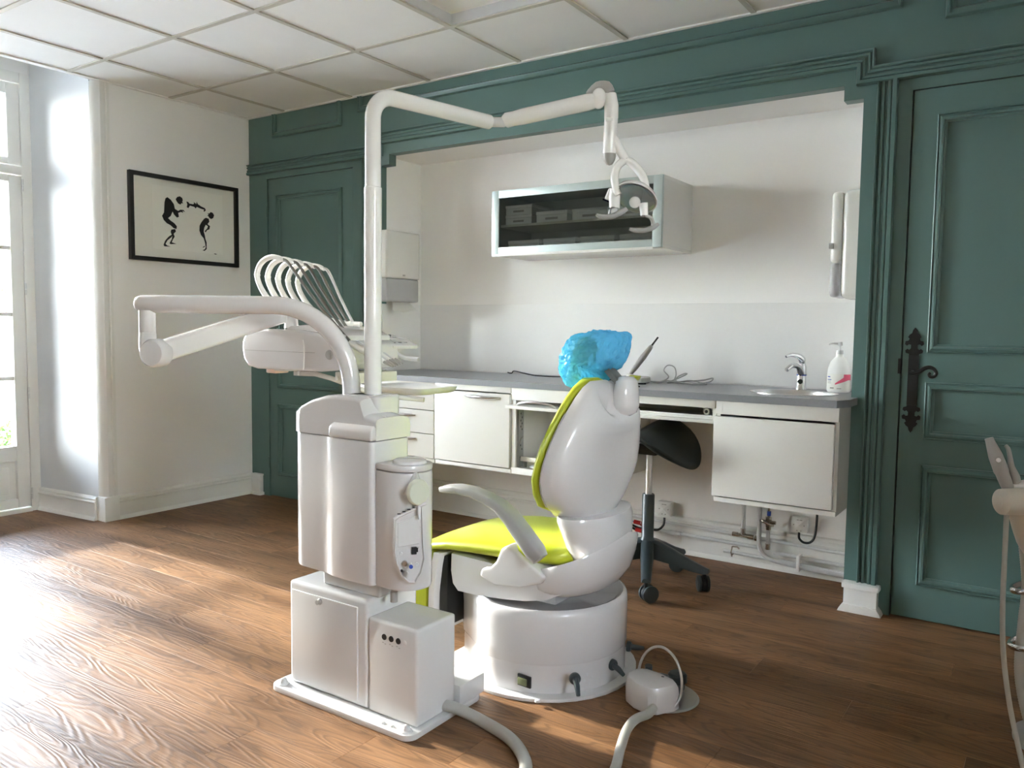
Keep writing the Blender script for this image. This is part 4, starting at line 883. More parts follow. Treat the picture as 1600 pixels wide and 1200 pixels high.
# ------------------------------------------------------------------ instrument table
it = thing('instrument_table', 'white instrument delivery head on the swing arm, five hoops on top', 'instrument table', (2.38, -1.56, 1.0))
ix0, ix1, iy0, iy1, iz0, iz1 = 2.135, 2.63, -1.70, -1.43, .994, 1.140
prof = [(ix0+.000, 1.066), (ix0+.004, 1.095), (ix0+.022, 1.122), (ix0+.055, 1.134), (ix0+.16, 1.135), (ix0+.30, 1.132), (ix0+.40, 1.122), (ix1-.04, 1.108), (ix1, 1.085), (ix1+.005, 1.03), (ix1-.02, 1.005), (ix1-.10, .998), (ix0+.08, .996), (ix0+.03, 1.004), (ix0+.008, 1.03)]
b = B(); b.prism(prof, iy0, iy1, 'XZ', .012, 3); body = obj('head_housing', b, 'plastic', it)
b = B(); b.prism([(ix0+.19, 1.132), (ix0+.22, 1.146), (ix0+.30, 1.151), (ix0+.40, 1.146), (ix1-.02, 1.118), (ix1-.02, 1.10), (ix0+.19, 1.10)], iy0+.03, iy1-.02, 'XZ', .006, 2); obj('top_cover', b, 'plastic', it)
b = B(); b.tube([(x, -1.7012, 1.060) for x in (ix0+.02, ix1-.12)], .0011, 6); obj('seam', b, 'greyplastic', it)
b = B(); b.cyl((2.578, -1.701, 1.055), (2.578, -1.7055, 1.055), .0165, .0140, seg=24); kn = obj('rotary_cap', b, 'greyplastic', it)
b = B(); b.tube([(2.455, -1.7015, 1.10), (2.462, -1.7035, 1.08), (2.460, -1.7035, 1.02), (2.455, -1.7015, 1.003)], .0022, 8, smooth=4); obj('piping_line', b, 'white_trim', it)
b = B(); b.box(2.215, 2.265, -1.66, -1.60, .980, .997, .005); obj('lamp_button', b, mat('pinkish_button', (.72, .50, .42), .35, noise_amt=.02), it)
b = B(); b.box(2.27, 2.33, -1.67, -1.60, .990, .997, .002); obj('foot_cover', b, 'plastic', it)
b = B(); b.box(2.56, 2.66, -1.66, -1.47, .965, .998, .004)
for k in range(4): b.cyl((2.575+k*.025, -1.665, .985), (2.575+k*.025, -1.665, .972), .006, seg=10)
obj('underside_manifold', b, 'interior', it)
b = B(); b.tube([(2.385, -1.66, .985), (2.455, -1.65, .986), (2.50, -1.62, .972), (2.57, -1.52, .925), (2.63, -1.44, .905), (2.72, -1.40, .898)], .0085, 10); b.box(2.375, 2.395, -1.675, -1.645, .978, .994, .003); obj('tray_bracket', b, 'plastic', it)
HY = [-1.655+.05*i for i in range(5)]
for i, y in enumerate(HY):
    # white whip hoop: rises from the back of the head, loops over the top
    x = 2.165 - .005*i; hz = -.004*i
    b = B(); b.tube([(x+.33, y, 1.155), (x+.20, y, 1.180+hz), (x+.10, y, 1.212+hz), (x+.035, y, 1.262+hz), (x+.002, y, 1.318+hz), (x+.022, y, 1.362+hz), (x+.070, y, 1.383+hz), (x+.120, y, 1.378+hz), (x+.145, y, 1.368+hz)], [.0085, .0090, .0095, .0095, .0095, .0095, .0092, .0085, .006], 12, smooth=5); hp_ = obj('hoop', b, 'white_trim', it)
    b = B(); b.cyl((x+.0015, y, 1.321+hz), (x+.003, y, 1.327+hz), .0108, seg=14); obj('hoop_clip', b, 'white_trim', hp_)
    # grey supply hose from the hoop down to the instrument
    ex = 2.635 - .035*i; q0 = (x+.170, 1.355+hz); q1 = (ex-.012, 1.100)
    b = B(); b.tube([(x+.100, y, 1.378+hz), (x+.140, y, 1.372+hz)] + [(q0[0]+(q1[0]-q0[0])*t, y, q0[1]+(q1[1]-q0[1])*t-.010*math.sin(PI*t)) for t in (0, .33, .66, 1)], [.0045, .0055, .0055, .0052, .005, .005], 10, smooth=6); obj('supply_hose', b, 'hosedark' if i != 4 else 'lightgrey', it)
for i, y in enumerate(HY):
    ex = 2.635 - .035*i; lab = ['nearest of the five handpieces on the instrument table', 'second nearest of the five handpieces on the instrument table', 'middle one of the five handpieces on the instrument table', 'second farthest of the five handpieces on the instrument table', 'farthest of the five handpieces on the instrument table'][i]
    hpc = thing('handpiece', lab, 'handpiece', (ex+.05, y, 1.04), 'handpieces on the instrument table')
    b = B(); p0 = Vector((ex-.012, y, 1.096)); dd = Vector((.150, .004, -.060))
    b.tube([p0, p0+dd*.1, p0+dd*.45, p0+dd*.72, p0+dd*.98], [.006, .011, .0125, .011, .0065], 14, smooth=3); obj('grip', b, 'white_trim' if i % 2 == 0 else 'lightgrey', hpc)
    b = B(); b.tube([p0+dd*.97, p0+dd*1.08, p0+dd*1.22], [.0055, .005, .0022], 10); obj('tip', b, 'greyplastic', hpc)
b = B(); b.prism([(2.50, 1.12), (2.58, 1.105), (2.635, 1.082), (2.63, 1.07), (2.57, 1.082), (2.50, 1.095)], -1.46, -1.33, 'XZ', .004); pk = obj('keypad', b, 'plastic', it)
for i in range(3):
    for j in range(4):
        b = B(); b.box(2.520+j*.026, 2.534+j*.026, -1.44+i*.03, -1.425+i*.03, 1.116-j*.0085-.003, 1.119-j*.0085); obj('key', b, 'black', pk)
b = B(); b.tube([(2.53, -1.36, 1.06), (2.58, -1.34, 1.035), (2.635, -1.33, 1.032)], [.010, .012, .012], 12, flat=.6); obj('side_grip', b, 'lightgrey', it)
# small tray
tr = thing('side_tray', 'small pale rectangular tray on a bracket beside the tall pole', 'tray', (2.61, -1.28, .905))
b = B(); b.rings([rp for rp in [[(x, y, z) for x, y in rpoly(2.435-e, 2.715+e, -1.41-e, -1.20+e, .022, 4)] for z, e in ((.9105, -.02), (.916, -.006), (.926, .0), (.934, .002), (.935, -.002), (.928, -.010), (.926, -.02))]]); obj('tray_body', b, 'lightgrey', tr)
b = B(); b.box(2.47, 2.51, -1.375, -1.335, .9265, .928); obj('tray_mark', b, 'greyplastic', tr)

# ------------------------------------------------------------------ tall pole and operating lamp
lp = thing('operating_lamp', 'tall white pole with folding arms and small operating lamp above the chair', 'lamp', (2.80, -1.73, .944))
PX, PYY = 2.803, -1.735
b = B(); b.tube([(PX, PYY, .944), (PX, PYY, 1.56), (PX, PYY, 1.562)], [.0262, .0262, .023], 28); obj('pole', b, 'lamp_white', lp)
b = B(); pts = [(PX, PYY, 1.555), (PX, PYY, 1.765)]
ld_ = Vector((.10, .49, 0)).normalized(); ZT = 1.835; rr = .072
for k in range(1, 11):
    a = PI/2*k/10; pts.append((PX+ld_.x*rr*(1-math.cos(a)), PYY+ld_.y*rr*(1-math.cos(a)), ZT-rr+rr*math.sin(a)))
J = Vector((2.905, -1.265, ZT)); pts.append(tuple(J-ld_*.02)); b.tube(pts, .0238, 26); obj('upper_tube', b, 'lamp_white', lp)
K = Vector((3.232, -1.105, 1.905))
b = B(); b.cyl(J-ld_*.022, J+Vector((.035, .018, .002)), .0165, seg=20, bev=.003); j_ = obj('swivel', b, 'lightgrey', lp)
for du_ in (-.008, .022):
    b = B(); c_ = J+Vector((du_, -.016+du_*.4, 0)); b.cyl(c_, c_+Vector((.001, -.004, 0)), .005, seg=12); obj('screw', b, 'black', j_)
da = (K-J).normalized()
b = B(); b.tube([J+da*.032, J+da*.045, J+da*.07, J+da*.10, K-da*.05, K-da*.02], [.016, .025, .024, .0262, .0272, .024], 24, up=(0,0,1)); obj('spring_arm', b, 'lamp_white', lp)
b = B(); b.ell(K+Vector((-.008, -.012, 0)), (.026, .022, .034)); obj('arm_end_cap', b, 'lamp_white', lp)
b = B(); b.tube([K+Vector((-.055, -.004, .022)), K+Vector((-.02, 0, .040)), K+Vector((.012, .002, .036)), K+Vector((.028, .004, .016))], [.008, .018, .020, .014], 16, smooth=3); obj('arm_hood', b, 'greyplastic', lp)
H0 = K + Vector((.020, .010, -.004))
b = B(); b.tube([H0+Vector((-.01, 0, .016)), H0+Vector((.002, 0, .010)), H0+Vector((.008, 0, -.02)), H0+Vector((.008, 0, -.060)), H0+Vector((.008, 0, -.0605)), H0+Vector((.004, 0, -.175))], [.018, .023, .0235, .0232, .0225, .0220], 24, smooth=0); ht = obj('drop_tube', b, 'lamp_white', lp)
b = B(); b.obox(H0+Vector((.012, -.0225, -.070)), (.024, .003, .008), (.85, .5, 0), (0, 0, 1)); obj('type_plate', b, 'lightgrey', ht)
b = B(); b.obox(H0+Vector((.006, -.0245, -.070)), (.005, .002, .006), (.85, .5, 0), (0, 0, 1)); obj('plate_mark', b, 'black', ht)
b = B(); b.lathe([(.0215, 0), (.0215, -.008), (.018, -.022), (.010, -.034), (.001, -.037)], H0+Vector((.004, 0, -.1755))); obj('tube_end_cap', b, 'greyplastic', ht)
Yk = H0+Vector((.052, .022, -.195))
b = B(); b.tube([H0+Vector((.012, 0, -.115)), H0+Vector((.024, .008, -.14)), Yk], [.012, .0155, .0150], 16, smooth=3); obj('neck_tube', b, 'lamp_white', lp)
LC = Vector((3.336, -1.055, 1.580))       # lamp head centre
b = B()
b.tube([Yk, Yk+Vector((-.018, -.018, -.022)), Yk+Vector((-.024, -.028, -.060)), Yk+Vector((-.016, -.026, -.105)), Yk+Vector((-.010, -.024, -.118))], [.013, .013, .0135, .0125, .012], 14, smooth=4)
b.tube([Yk, Yk+Vector((.018, .018, -.012)), Yk+Vector((.046, .034, -.050)), Yk+Vector((.060, .040, -.095))], [.013, .014, .0145, .011], 14, smooth=4)
obj('yoke', b, 'lamp_white', lp)
hn = Vector((.16, -.66, -.74)).normalized()  # the reflector looks down towards the chair
b = B(); b.lathe([(.001, -.052), (.022, -.050), (.048, -.040), (.066, -.020), (.072, -.004), (.070, .0), (.062, -.004), (.045, -.022), (.001, -.034)], LC, hn, 40, 1.05, .82); sh = obj('lamp_shell', b, 'lamp_white', lp)
b = B(); b.lathe([(.063, -.004), (.058, -.012), (.040, -.026), (.001, -.033)], LC+hn*.006, hn, 40, 1.05, .82); obj('reflector', b, 'chrome', sh)
b = B(); b.lathe([(.064, 0), (.066, .004), (.001, .006)], LC+hn*.002, hn, 40, 1.05, .82); obj('front_lens', b, 'lens', sh)
b = B(); b.ell(LC+hn*.020, (.019, .019, .019)); obj('bulb_cover', b, 'lamp_white', sh)
b = B(); c_ = LC+Vector((-.060, -.036, -.016)); b.tube([c_+Vector((0, 0, .045)), c_+Vector((0, 0, .02)), c_+Vector((.002, -.002, -.018))], [.017, .019, .017], 18); obj('side_block', b, 'lamp_white', lp)
b = B(); b.lathe([(.001, .014), (.010, .013), (.017, .009), (.020, 0), (.018, -.006), (.001, -.006)], c_+Vector((.002, -.012, -.032)), (-.35, -.9, -.15), 24); obj('adjust_knob', b, 'lens', lp)
b = B(); b.obox(LC+Vector((-.088, -.02, -.006)), (.040, .05, .006), (.85, .35, -.38), (.35, 0, .9), .002); obj('visor_edge', b, 'navy', lp)
b = B(); b.obox(LC+Vector((-.075, -.015, .012)), (.045, .055, .045), (.85, .35, -.38), (.35, 0, .9), .012, 3); obj('visor_block', b, 'lamp_white', lp)
rgt = Vector((.826, .562, 0))
hA = LC+rgt*.034+Vector((0, -.02, -.030))
b = B(); b.tube([hA+Vector((0, 0, .012)), hA+rgt*.004+Vector((0, 0, -.028))], [.015, .012], 18); obj('handle_socket', b, 'lamp_white', lp)
b = B(); b.tube([hA+rgt*.006+Vector((0,0,-.028)), hA+rgt*.026+Vector((0,0,-.036)), hA+rgt*.034+Vector((0,0,-.056)), hA+rgt*.026+Vector((0,0,-.070))], [.006, .0065, .0065, .0060], 10, smooth=4)
b.tube([hA+rgt*.052+Vector((0,0,-.054)), hA+rgt*.034+Vector((0,0,-.066)), hA+rgt*.005+Vector((0,0,-.076)), hA-rgt*.026+Vector((0,0,-.076)), hA-rgt*.044+Vector((0,0,-.071))], [.0055, .0085, .0085, .0080, .0050], 12, smooth=4); obj('handle', b, 'armgrey', lp)
hB = LC-rgt*.020+Vector((0, -.02, -.036))
b = B(); b.tube([hB+Vector((0,0,0)), hB-rgt*.022+Vector((0,0,-.014)), hB-rgt*.050+Vector((0,0,-.026)), hB-rgt*.080+Vector((0,0,-.028)), hB-rgt*.100+Vector((0,0,-.020))], [.0075, .0095, .0095, .0085, .0045], 12, smooth=4); obj('handle', b, 'armgrey', lp)

# ------------------------------------------------------------------ dental chair
ch = thing('dental_chair', 'white dental chair with lime yellow upholstery and grey armrest, upright', 'dental chair', (3.12, -1.2, 0)); CY = -1.2
def dplan(x0, x1, w0, w1, off=0, n=20):
    """D-shaped plan: narrow straight end at x0, round end at x1"""
    pts = []; R_ = w1+off; xc = x1-w1; c = .014
    pts.append((x0-off, CY+w0+off-c)); pts.append((x0-off, CY-w0-off+c)); pts.append((x0-off+c, CY-w0-off))
    for k in range(n+1):
        a = math.radians(-100+200*k/n); pts.append((xc+R_*math.cos(a)*1.0, CY+R_*math.sin(a)))
    pts.append((x0-off+c, CY+w0+off)); return pts
b = B(); b.prism(dplan(2.84, 3.385, .165, .288, .028), .0005, .012, 'XY', .003); cbp = obj('floor_plate', b, 'metal_white', ch)
b = B(); b.lathe([(.0, .008), (.007, .006), (.009, 0), (.001, 0)], (3.255, -1.492, .0121), seg=14); obj('bolt_cap', b, 'metal_white', cbp)
b = B(); P0 = dplan(2.845, 3.385, .160, .288, -.006)
def inset(P, s): return [(3.14+(x-3.14)*s, CY+(y-CY)*s) for x, y in P]
b.rings([[(x, y, z) for x, y in inset(P0, s)] for s, z in ((.985, .0125), (.985, .100), (.990, .104), (1.0, .108), (1.0, .240), (.995, .256), (.975, .268), (.94, .273), (.90, .270), (.86, .262), (.3, .258))]); obj('base_housing', b, 'plastic', ch)
b = B(); b.box(2.90, 3.22, -1.335, -1.06, .259, .345, .008); obj('lift_column', b, 'metal_white', ch)
b = B(); b.box(2.858, 2.90, -1.30, -1.10, .259, .30, .010); obj('column_foot', b, 'plastic', ch)
# joystick feet switches
def joy(x, y, z, dx, dy, dz):
    q = B(); d = Vector((dx, dy, 0)).normalized(); p = Vector((x, y, z)); q.lathe([(.001, .004), (.014, .002), (.018, -.003), (.018, -.012), (.001, -.012)], p, d, 20); q.tube([p, p+d*.012+Vector((dx, dy, dz))*.3, p+Vector((dx, dy, dz))], [.010, .009, .0065], 12); obj('foot_joystick', q, 'darkgrey', ch)
joy(3.345, -1.418, .078, .030, -.034, -.030); joy(3.383, -1.235, .068, .045, -.022, -.012); joy(3.350, -1.045, .060, .045, .01, .002)
b = B(); yy = -1.4735; b.obox((3.195, yy, .055), (.050, .008, .036), (1, -.05, 0), (0, 0, 1), .002); sw = obj('switch_plate', b, 'black', ch)
b = B(); b.obox((3.190, yy-.005, .053), (.034, .006, .022), (1, -.05, 0), (0, 0, 1), .002); obj('rocker', b, 'screen', sw)
rr_ = B()
for k in range(4):
    a = k*PI/2+.3; c_ = Vector((3.366, -1.378, .072)); t_ = Vector((.62, .78, 0)); rr_ = B(); rr_.lathe([(.0045, 0), (.0055, .0004), (.0045, .0008)], c_+t_*math.cos(a)*.013+Vector((0, 0, math.sin(a)*.016)), (.78, -.62, 0), 12); obj('symbol', rr_, 'lightgrey', ch)
# seat body with swept rear cradle
prof = [(2.845, .392), (2.843, .330), (2.852, .285), (2.875, .262), (2.95, .262), (3.06, .270), (3.16, .282), (3.24, .300), (3.29, .325), (3.31, .365), (3.20, .372), (3.12, .384)]
b = B()
bm = b.bm; nl = 12; prev = None
def hw(x): 
    base = .222
    return base if x < 3.16 else max(.085, base*math.sqrt(max(.03, 1-((x-3.16)/.31)**2.2)))
rings = []
for k in range(nl+1):
    t = -1+2*k/nl; sft = math.sin(t*PI/2); e = 1-.06*abs(sft)**6
    cx_, cz_ = 3.14, .35
    rings.append([(cx_+(x-cx_)*e, CY+hw(x)*sft, cz_+(z-cz_)*e) for x, z in prof])
b.rings(rings); obj('seat_frame', b, 'plastic', ch)
def cradle_ring(z, rx, ry, xc_, k):
    out = []
    for q in range(40):
        a = 2*PI*q/40; out.append((xc_+rx*math.cos(a), CY-.015+ry*math.sin(a), z + k*(.055*math.cos(a)+.030*(1-abs(math.sin(a)))*max(0, math.cos(a)))))
    return out
b = B(); b.rings([cradle_ring(*q) for q in ((.292, .03, .05, 3.23, 0), (.296, .085, .13, 3.235, .05), (.312, .120, .185, 3.245, .2), (.340, .142, .215, 3.252, .45), (.375, .152, .226, 3.257, .75), (.410, .154, .226, 3.262, 1), (.418, .151, .222, 3.262, 1.02), (.412, .140, .210, 3.262, 1), (.380, .130, .20, 3.258, .8), (.36, .02, .03, 3.25, 0))]); obj('cradle', b, 'plastic', ch, ang=50)
b = B(); b.prism([(3.00, .345), (3.008, .372), (3.045, .384), (3.065, .405), (3.085, .450), (3.105, .462), (3.13, .455), (3.17, .430), (3.22, .402), (3.25, .385), (3.235, .362), (3.16, .338), (3.06, .325)], -1.452, -1.36, 'XZ', .020, 5); obj('armrest_mount', b, 'plastic', ch)
# armrest: thin at the tip, deep where it dives to the mount
cl = [(2.866, .618, .009), (2.885, .622, .012), (2.93, .628, .0135), (2.99, .625, .0145), (3.05, .612, .0155), (3.10, .592, .0175), (3.14, .562, .0225), (3.18, .522, .0255), (3.23, .470, .027), (3.248, .450, .024)]
b = B(); rg = []; yc = -1.475
for i, (x, z, h) in enumerate(cl):
    a_, c_ = cl[max(i-1, 0)], cl[min(i+1, len(cl)-1)]; tx, tz = c_[0]-a_[0], c_[1]-a_[1]; L = math.hypot(tx, tz); nx, nz = -tz/L, tx/L; wy = .030 if 0 < i < len(cl)-1 else .020
    rg.append([(x+nx*h*sn, yc+wy*cs, z+nz*h*sn) for cs, sn in [(math.copysign(abs(math.cos(q))**.5, math.cos(q)), math.copysign(abs(math.sin(q))**.5, math.sin(q))) for q in [2*PI*k/20+.157 for k in range(20)]]])
b.rings(rg); obj('armrest', b, 'armgrey', ch)
# cushion seat: lofted cross-sections along x
def seat_ring(x, w, zt, th, dip=.0):
    out = []; n = 28
    for k in range(n):
        q = 2*PI*k/n; cs, sn = math.cos(q), math.sin(q); y = w*math.copysign(abs(cs)**.7, cs); z = math.copysign(abs(sn)**.8, sn)*th/2
        zz = zt-th/2+z
        if sn > 0: zz -= dip*(1-abs(cs)**1.2)
        out.append((x, CY+y, zz))
    return out
b = B(); b.rings([seat_ring(2.725, .20, .398, .022), seat_ring(2.732, .225, .410, .040), seat_ring(2.76, .236, .424, .050), seat_ring(2.85, .240, .448, .062, .004), seat_ring(2.95, .242, .462, .072, .010), seat_ring(3.05, .242, .470, .078, .014), seat_ring(3.13, .240, .478, .085, .016), seat_ring(3.20, .228, .482, .090, .014), seat_ring(3.26, .205, .480, .085, .01), seat_ring(3.30, .16, .47, .06)]); obj('seat_cushion', b, 'yellow', ch, ang=60)
# leg rest hanging from the front edge
b = B(); b.rings([[(x, CY+sy*w, z) for x, sy in ((xf+.006, -1), (xf, -.9), (xf-.004, 0), (xf, .9), (xf+.006, 1), (xf+.050, 1), (xf+.052, 0), (xf+.050, -1))] for xf, w, z in ((2.735, .238, .388), (2.728, .240, .362), (2.722, .240, .33), (2.715, .238, .24), (2.710, .234, .16), (2.712, .225, .10), (2.722, .20, .085))]); obj('leg_cushion', b, 'yellow', ch, ang=50)
b = B(); b.rings([[(xf+a, CY+sy*w, z) for a, sy in ((.0, -1), (.0, 1), (.024, 1), (.034, .9), (.034, -.9), (.024, -1))] for xf, w, z in ((2.796, .235, .385), (2.786, .236, .34), (2.774, .235, .25), (2.768, .230, .16), (2.770, .218, .10))]); obj('leg_shell', b, 'plastic', ch)
b = B(); b.box(2.805, 2.840, CY-.215, CY+.215, .13, .375, .004); obj('leg_mechanism', b, 'black', ch)
# backrest: curved shell with yellow pad on its front edge
lv = [(.545, .10, .10, 0), (.57, .155, .112, 0), (.605, .208, .112, 0), (.65, .252, .108, 0), (.70, .278, .104, 0), (.75, .276, .100, 0), (.80, .262, .098, 0), (.85, .236, .098, 0), (.90, .200, .096, 0), (.94, .166, .086, .002), (.97, .130, .062, .004), (.988, .090, .034, .006)]
CB = -1.240
def bx_(z): return 3.112+.2*z
def back_ring(z, w, d, lean, f0=.0, grow=0):
    n = 26; out = []
    for k in range(n):
        q = PI*k/(n-1); sh_ = max(0, (z-.90)/.09)*.042; out.append((bx_(z)+f0+max(d, .01)*math.sin(q)**.62, CB-sh_-(max(.02, w-sh_)+grow)*math.cos(q), z - .10*max(0, (z-.80)/.19)*math.sin(q)**2))
    return out
b = B(); b.rings([back_ring(z, w, d, ln, .018) for z, w, d, ln in lv]); bs = obj('backrest_shell', b, 'plastic', ch, ang=55)
b = B()
def pad_ring(z, w, g=0):
    n = 22; out = []
    for k in range(n):
        q = 2*PI*k/n; cs, sn = math.cos(q), math.sin(q)
        out.append((bx_(z)-.004-.019*math.copysign(abs(sn)**.6, sn) + (0 if sn < 0 else 0), CB-max(0, (z-.90)/.09)*.042+max(.02, w-max(0, (z-.90)/.09)*.042)*math.copysign(abs(cs)**.55, cs), z))
    return out
b.rings([pad_ring(z, w+.008) for z, w in [(.572, .12)] + [(l[0], l[1]) for l in lv[2:]] + [(.996, .06)]]); obj('backrest_pad', b, 'yellow', ch, ang=60)
b = B(); b.rings([[(xc_+rx*math.cos(a), CY-.03+ry*math.sin(a), z) for a in [2*PI*k/32 for k in range(32)]] for z, rx, ry, xc_ in ((.345, .01, .02, 3.345), (.350, .03, .06, 3.343), (.372, .055, .10, 3.336), (.41, .073, .132, 3.328), (.46, .086, .155, 3.320), (.51, .094, .172, 3.311), (.548, .097, .186, 3.303), (.566, .094, .182, 3.300), (.574, .02, .05, 3.30))]); obj('hip_shell', b, 'plastic', ch, ang=50)
b = B(); b.rings([[(3.385+rx*math.cos(a), CY+.005+ry*math.sin(a), z) for a in [2*PI*k/28 for k in range(28)]] for z, rx, ry in ((.872, .012, .02), (.885, .033, .045), (.91, .040, .054), (.95, .038, .052), (.985, .034, .046), (.998, .022, .03), (1.0, .004, .006))]); obj('headrest_mount', b, 'plastic', ch, ang=50)
b = B(); b.prism([(3.345, .982), (3.372, 1.000), (3.398, .998), (3.392, .985), (3.365, .972)], CY+.055, CY+.09, 'XZ', .003); obj('pad_tip', b, 'yellow', ch)
bar0 = Vector((3.384, CY-.01, .968)); bar1 = Vector((3.290, CY-.01, 1.060)); b = B(); b.obox((bar0+bar1)/2, ((bar1-bar0).length, .050, .018), bar1-bar0, Vector((.7, 0, .7)), .003); obj('headrest_bar', b, mat('dark_bar_metal', (.14, .14, .13), .4, noise_amt=.03), ch)
b = B(); b.tube([(bx_(z)+.0175, CB-(w_+.0015), z) for z, w_ in ((.605, .208), (.65, .252), (.70, .278), (.75, .276), (.80, .262), (.85, .236), (.895, .203))], .0018, 6, smooth=4); obj('edge_seam', b, 'greyplastic', ch)
hc = Vector((3.245, CY, 1.045))
b = B(); b.rings([[ (hc.x+dx+rx*math.cos(a)*.0+ry_*0, hc.y, hc.z) for a in [0]] for dx, rx, ry_ in ()]) if False else None
b = B(); dn = Vector((.93, 0, -.32)).normalized(); b.lathe([(.001, -.020), (.05, -.018), (.066, -.009), (.068, .004), (.060, .014), (.001, .018)], hc+dn*(-.01), dn, 32, 1.0, 1.35); obj('headrest_pad', b, 'yellow', ch)

# blue disposable bag pulled over the headrest: crumpled closed film
def bag():
    bm = bmesh.new(); bmesh.ops.create_icosphere(bm, subdivisions=5, radius=1.0)
    # outline in the XZ plane as radius by angle (deg): wide lobe to the front, pinched neck low at the back
    prof = [(-180, .098), (-150, .112), (-125, .112), (-100, .098), (-75, .088), (-58, .080), (-45, .062), (-30, .060), (-15, .085), (0, .100), (18, .126), (30, .140), (40, .152), (54, .126), (70, .106), (90, .100), (115, .100), (140, .100), (160, .096), (180, .098)]
    def rad(a):
        for (a0, r0_), (a1, r1_) in zip(prof, prof[1:]):
            if a0 <= a <= a1: t = (a-a0)/(a1-a0); return r0_+(r1_-r0_)*t
        return .1
    c = Vector((3.262, CY, 1.042))
    for v in bm.verts:
        p = v.co.copy(); a = math.degrees(math.atan2(p.z, p.x)); rl = math.hypot(p.x, p.z); r = rad(a)
        nz_ = noise.noise(p*2.2+Vector((3, 1, 7))); n2 = abs(noise.noise(p*4.5)); n3 = abs(noise.noise(p*9+Vector((5, 5, 5))))
        k = 1.03 + .07*nz_ - .12*n2 - .07*n3
        v.co = c + Vector((p.x*r*k*1.02, p.y*.125*k, p.z*r*k))
        if v.co.z < .962: v.co.z = .962 + (v.co.z-.962)*.25 + .006*math.sin(v.co.y*160+v.co.x*90)
    bb = B(); bb.bm.free(); bb.bm = bm; return bb
tag(obj('headrest_bag', bag(), 'bag', ang=12), 'crinkled sky-blue plastic bag pulled over the headrest', 'bag')

# ------------------------------------------------------------------ foot pedal and hoses
fp = thing('foot_pedal', 'foot control with white cover and bent steel carrying loop, right of the chair base', 'foot pedal', (3.53, -1.22, 0))
b = B(); b.lathe([(.001, 0), (.108, 0), (.112, .003), (.108, .007), (.001, .008)], (3.545, -1.215, .0005), seg=48, sx=1.0, sy=1.0); obj('floor_disc', b, 'steel', fp)
pl = [(3.452, -1.290), (3.470, -1.322), (3.510, -1.350), (3.560, -1.362), (3.585, -1.352), (3.618, -1.300), (3.622, -1.272), (3.600, -1.250), (3.545, -1.228), (3.490, -1.222), (3.462, -1.238)]
cxp, cyp = 3.535, -1.29
b = B(); b.rings([[(cxp+(x-cxp)*s, cyp+(y-cyp)*s, z) for x, y in pl] for s, z in ((1, .0085), (1.0, .050), (.96, .072), (.88, .084), (.7, .088), (.3, .090))]); obj('cover', b, 'plastic', fp, ang=35)
b = B(); b.tube([(3.500, -1.222, .010), (3.470, -1.232, .05), (3.478, -1.232, .11), (3.510, -1.236, .155), (3.555, -1.245, .172), (3.600, -1.255, .150), (3.625, -1.265, .10), (3.626, -1.275, .045), (3.612, -1.300, .018), (3.600, -1.312, .012)], .0042, 12, smooth=6); obj('carry_loop', b, 'steel', fp)
b = B(); b.box(3.50, 3.59, -1.215, -1.14, .009, .045, .008); b.lathe([(.001, .0), (.030, 0), (.030, .022), (.024, .028), (.001, .030)], (3.575, -1.175, .045), seg=20); b.cyl((3.49, -1.20, .03), (3.49, -1.205, .085), .010, .012, seg=14); obj('mechanism', b, 'darkgrey', fp)
b = B(); b.box(3.560, 3.568, -1.268, -1.262, .0885, .0895); obj('slot', b, 'black', fp)
def hose(name, lab, pts, r, m='hose', ribs=0, cat='hose'):
    t = thing(name, lab, cat, pts[0]); b = B(); P, R_ = spline([Vector(p) for p in pts], [r]*len(pts), 12)
    if ribs:
        L = 0; 
        n = len(P); 
        # resample densely so that the ribs are real
        S = [0]
        for a, c in zip(P, P[1:]): S.append(S[-1]+(c-a).length)
        tot = S[-1]; out = []; rr = []; k = int(tot/ribs*2); i = 0
        for j in range(k+1):
            s_ = tot*j/k
            while i < n-2 and S[i+1] < s_: i += 1
            u = (s_-S[i])/max(1e-9, S[i+1]-S[i]); out.append(P[i].lerp(P[i+1], min(1, u))); rr.append(r*(1.0 if j % 2 else .93))
        P, R_ = out, rr
    b.tube(P, R_, 14); obj('hose_body', b, m, t, ang=80); return t
hose('suction_hose', 'thick ribbed grey hose leaving the small white box and curving to the bottom edge', [(3.068, -1.715, .036), (3.11, -1.705, .034), (3.20, -1.700, .020), (3.32, -1.735, .020), (3.41, -1.80, .020), (3.455, -1.87, .020), (3.475, -1.96, .020), (3.48, -2.2, .020)], .0175, ribs=.006)
hose('pedal_hose', 'smooth grey hose from the foot pedal curving towards the bottom edge', [(3.575, -1.352, .030), (3.572, -1.385, .022), (3.553, -1.430, .018), (3.560, -1.50, .018), (3.590, -1.60, .018), (3.63, -1.72, .018), (3.66, -1.90, .018), (3.67, -2.1, .018)], .0135)

# ------------------------------------------------------------------ saddle stool
st = thing('saddle_stool', 'black saddle stool on slate-grey five-star castor base, under the worktop', 'stool', (3.02, -.2, 0)); SXc, SYc = 3.02, -.20
def leg_b(a):
    q = B(); d = Vector((math.cos(a), math.sin(a), 0)); s = Vector((-d.y, d.x, 0)); rg = []
    for t, w, zt_, zb in ((.015, .032, .205, .125), (.05, .029, .200, .120), (.12, .026, .172, .110), (.20, .023, .135, .092), (.262, .021, .112, .084), (.282, .018, .106, .088)):
        c_ = Vector((SXc, SYc, 0))+d*t; rg.append([c_-s*w+Vector((0,0,zb)), c_-s*w*.9+Vector((0,0,zt_-.008)), c_-s*w*.5+Vector((0,0,zt_)), c_+s*w*.5+Vector((0,0,zt_)), c_+s*w*.9+Vector((0,0,zt_-.008)), c_+s*w+Vector((0,0,zb))])
    q.rings(rg); return q
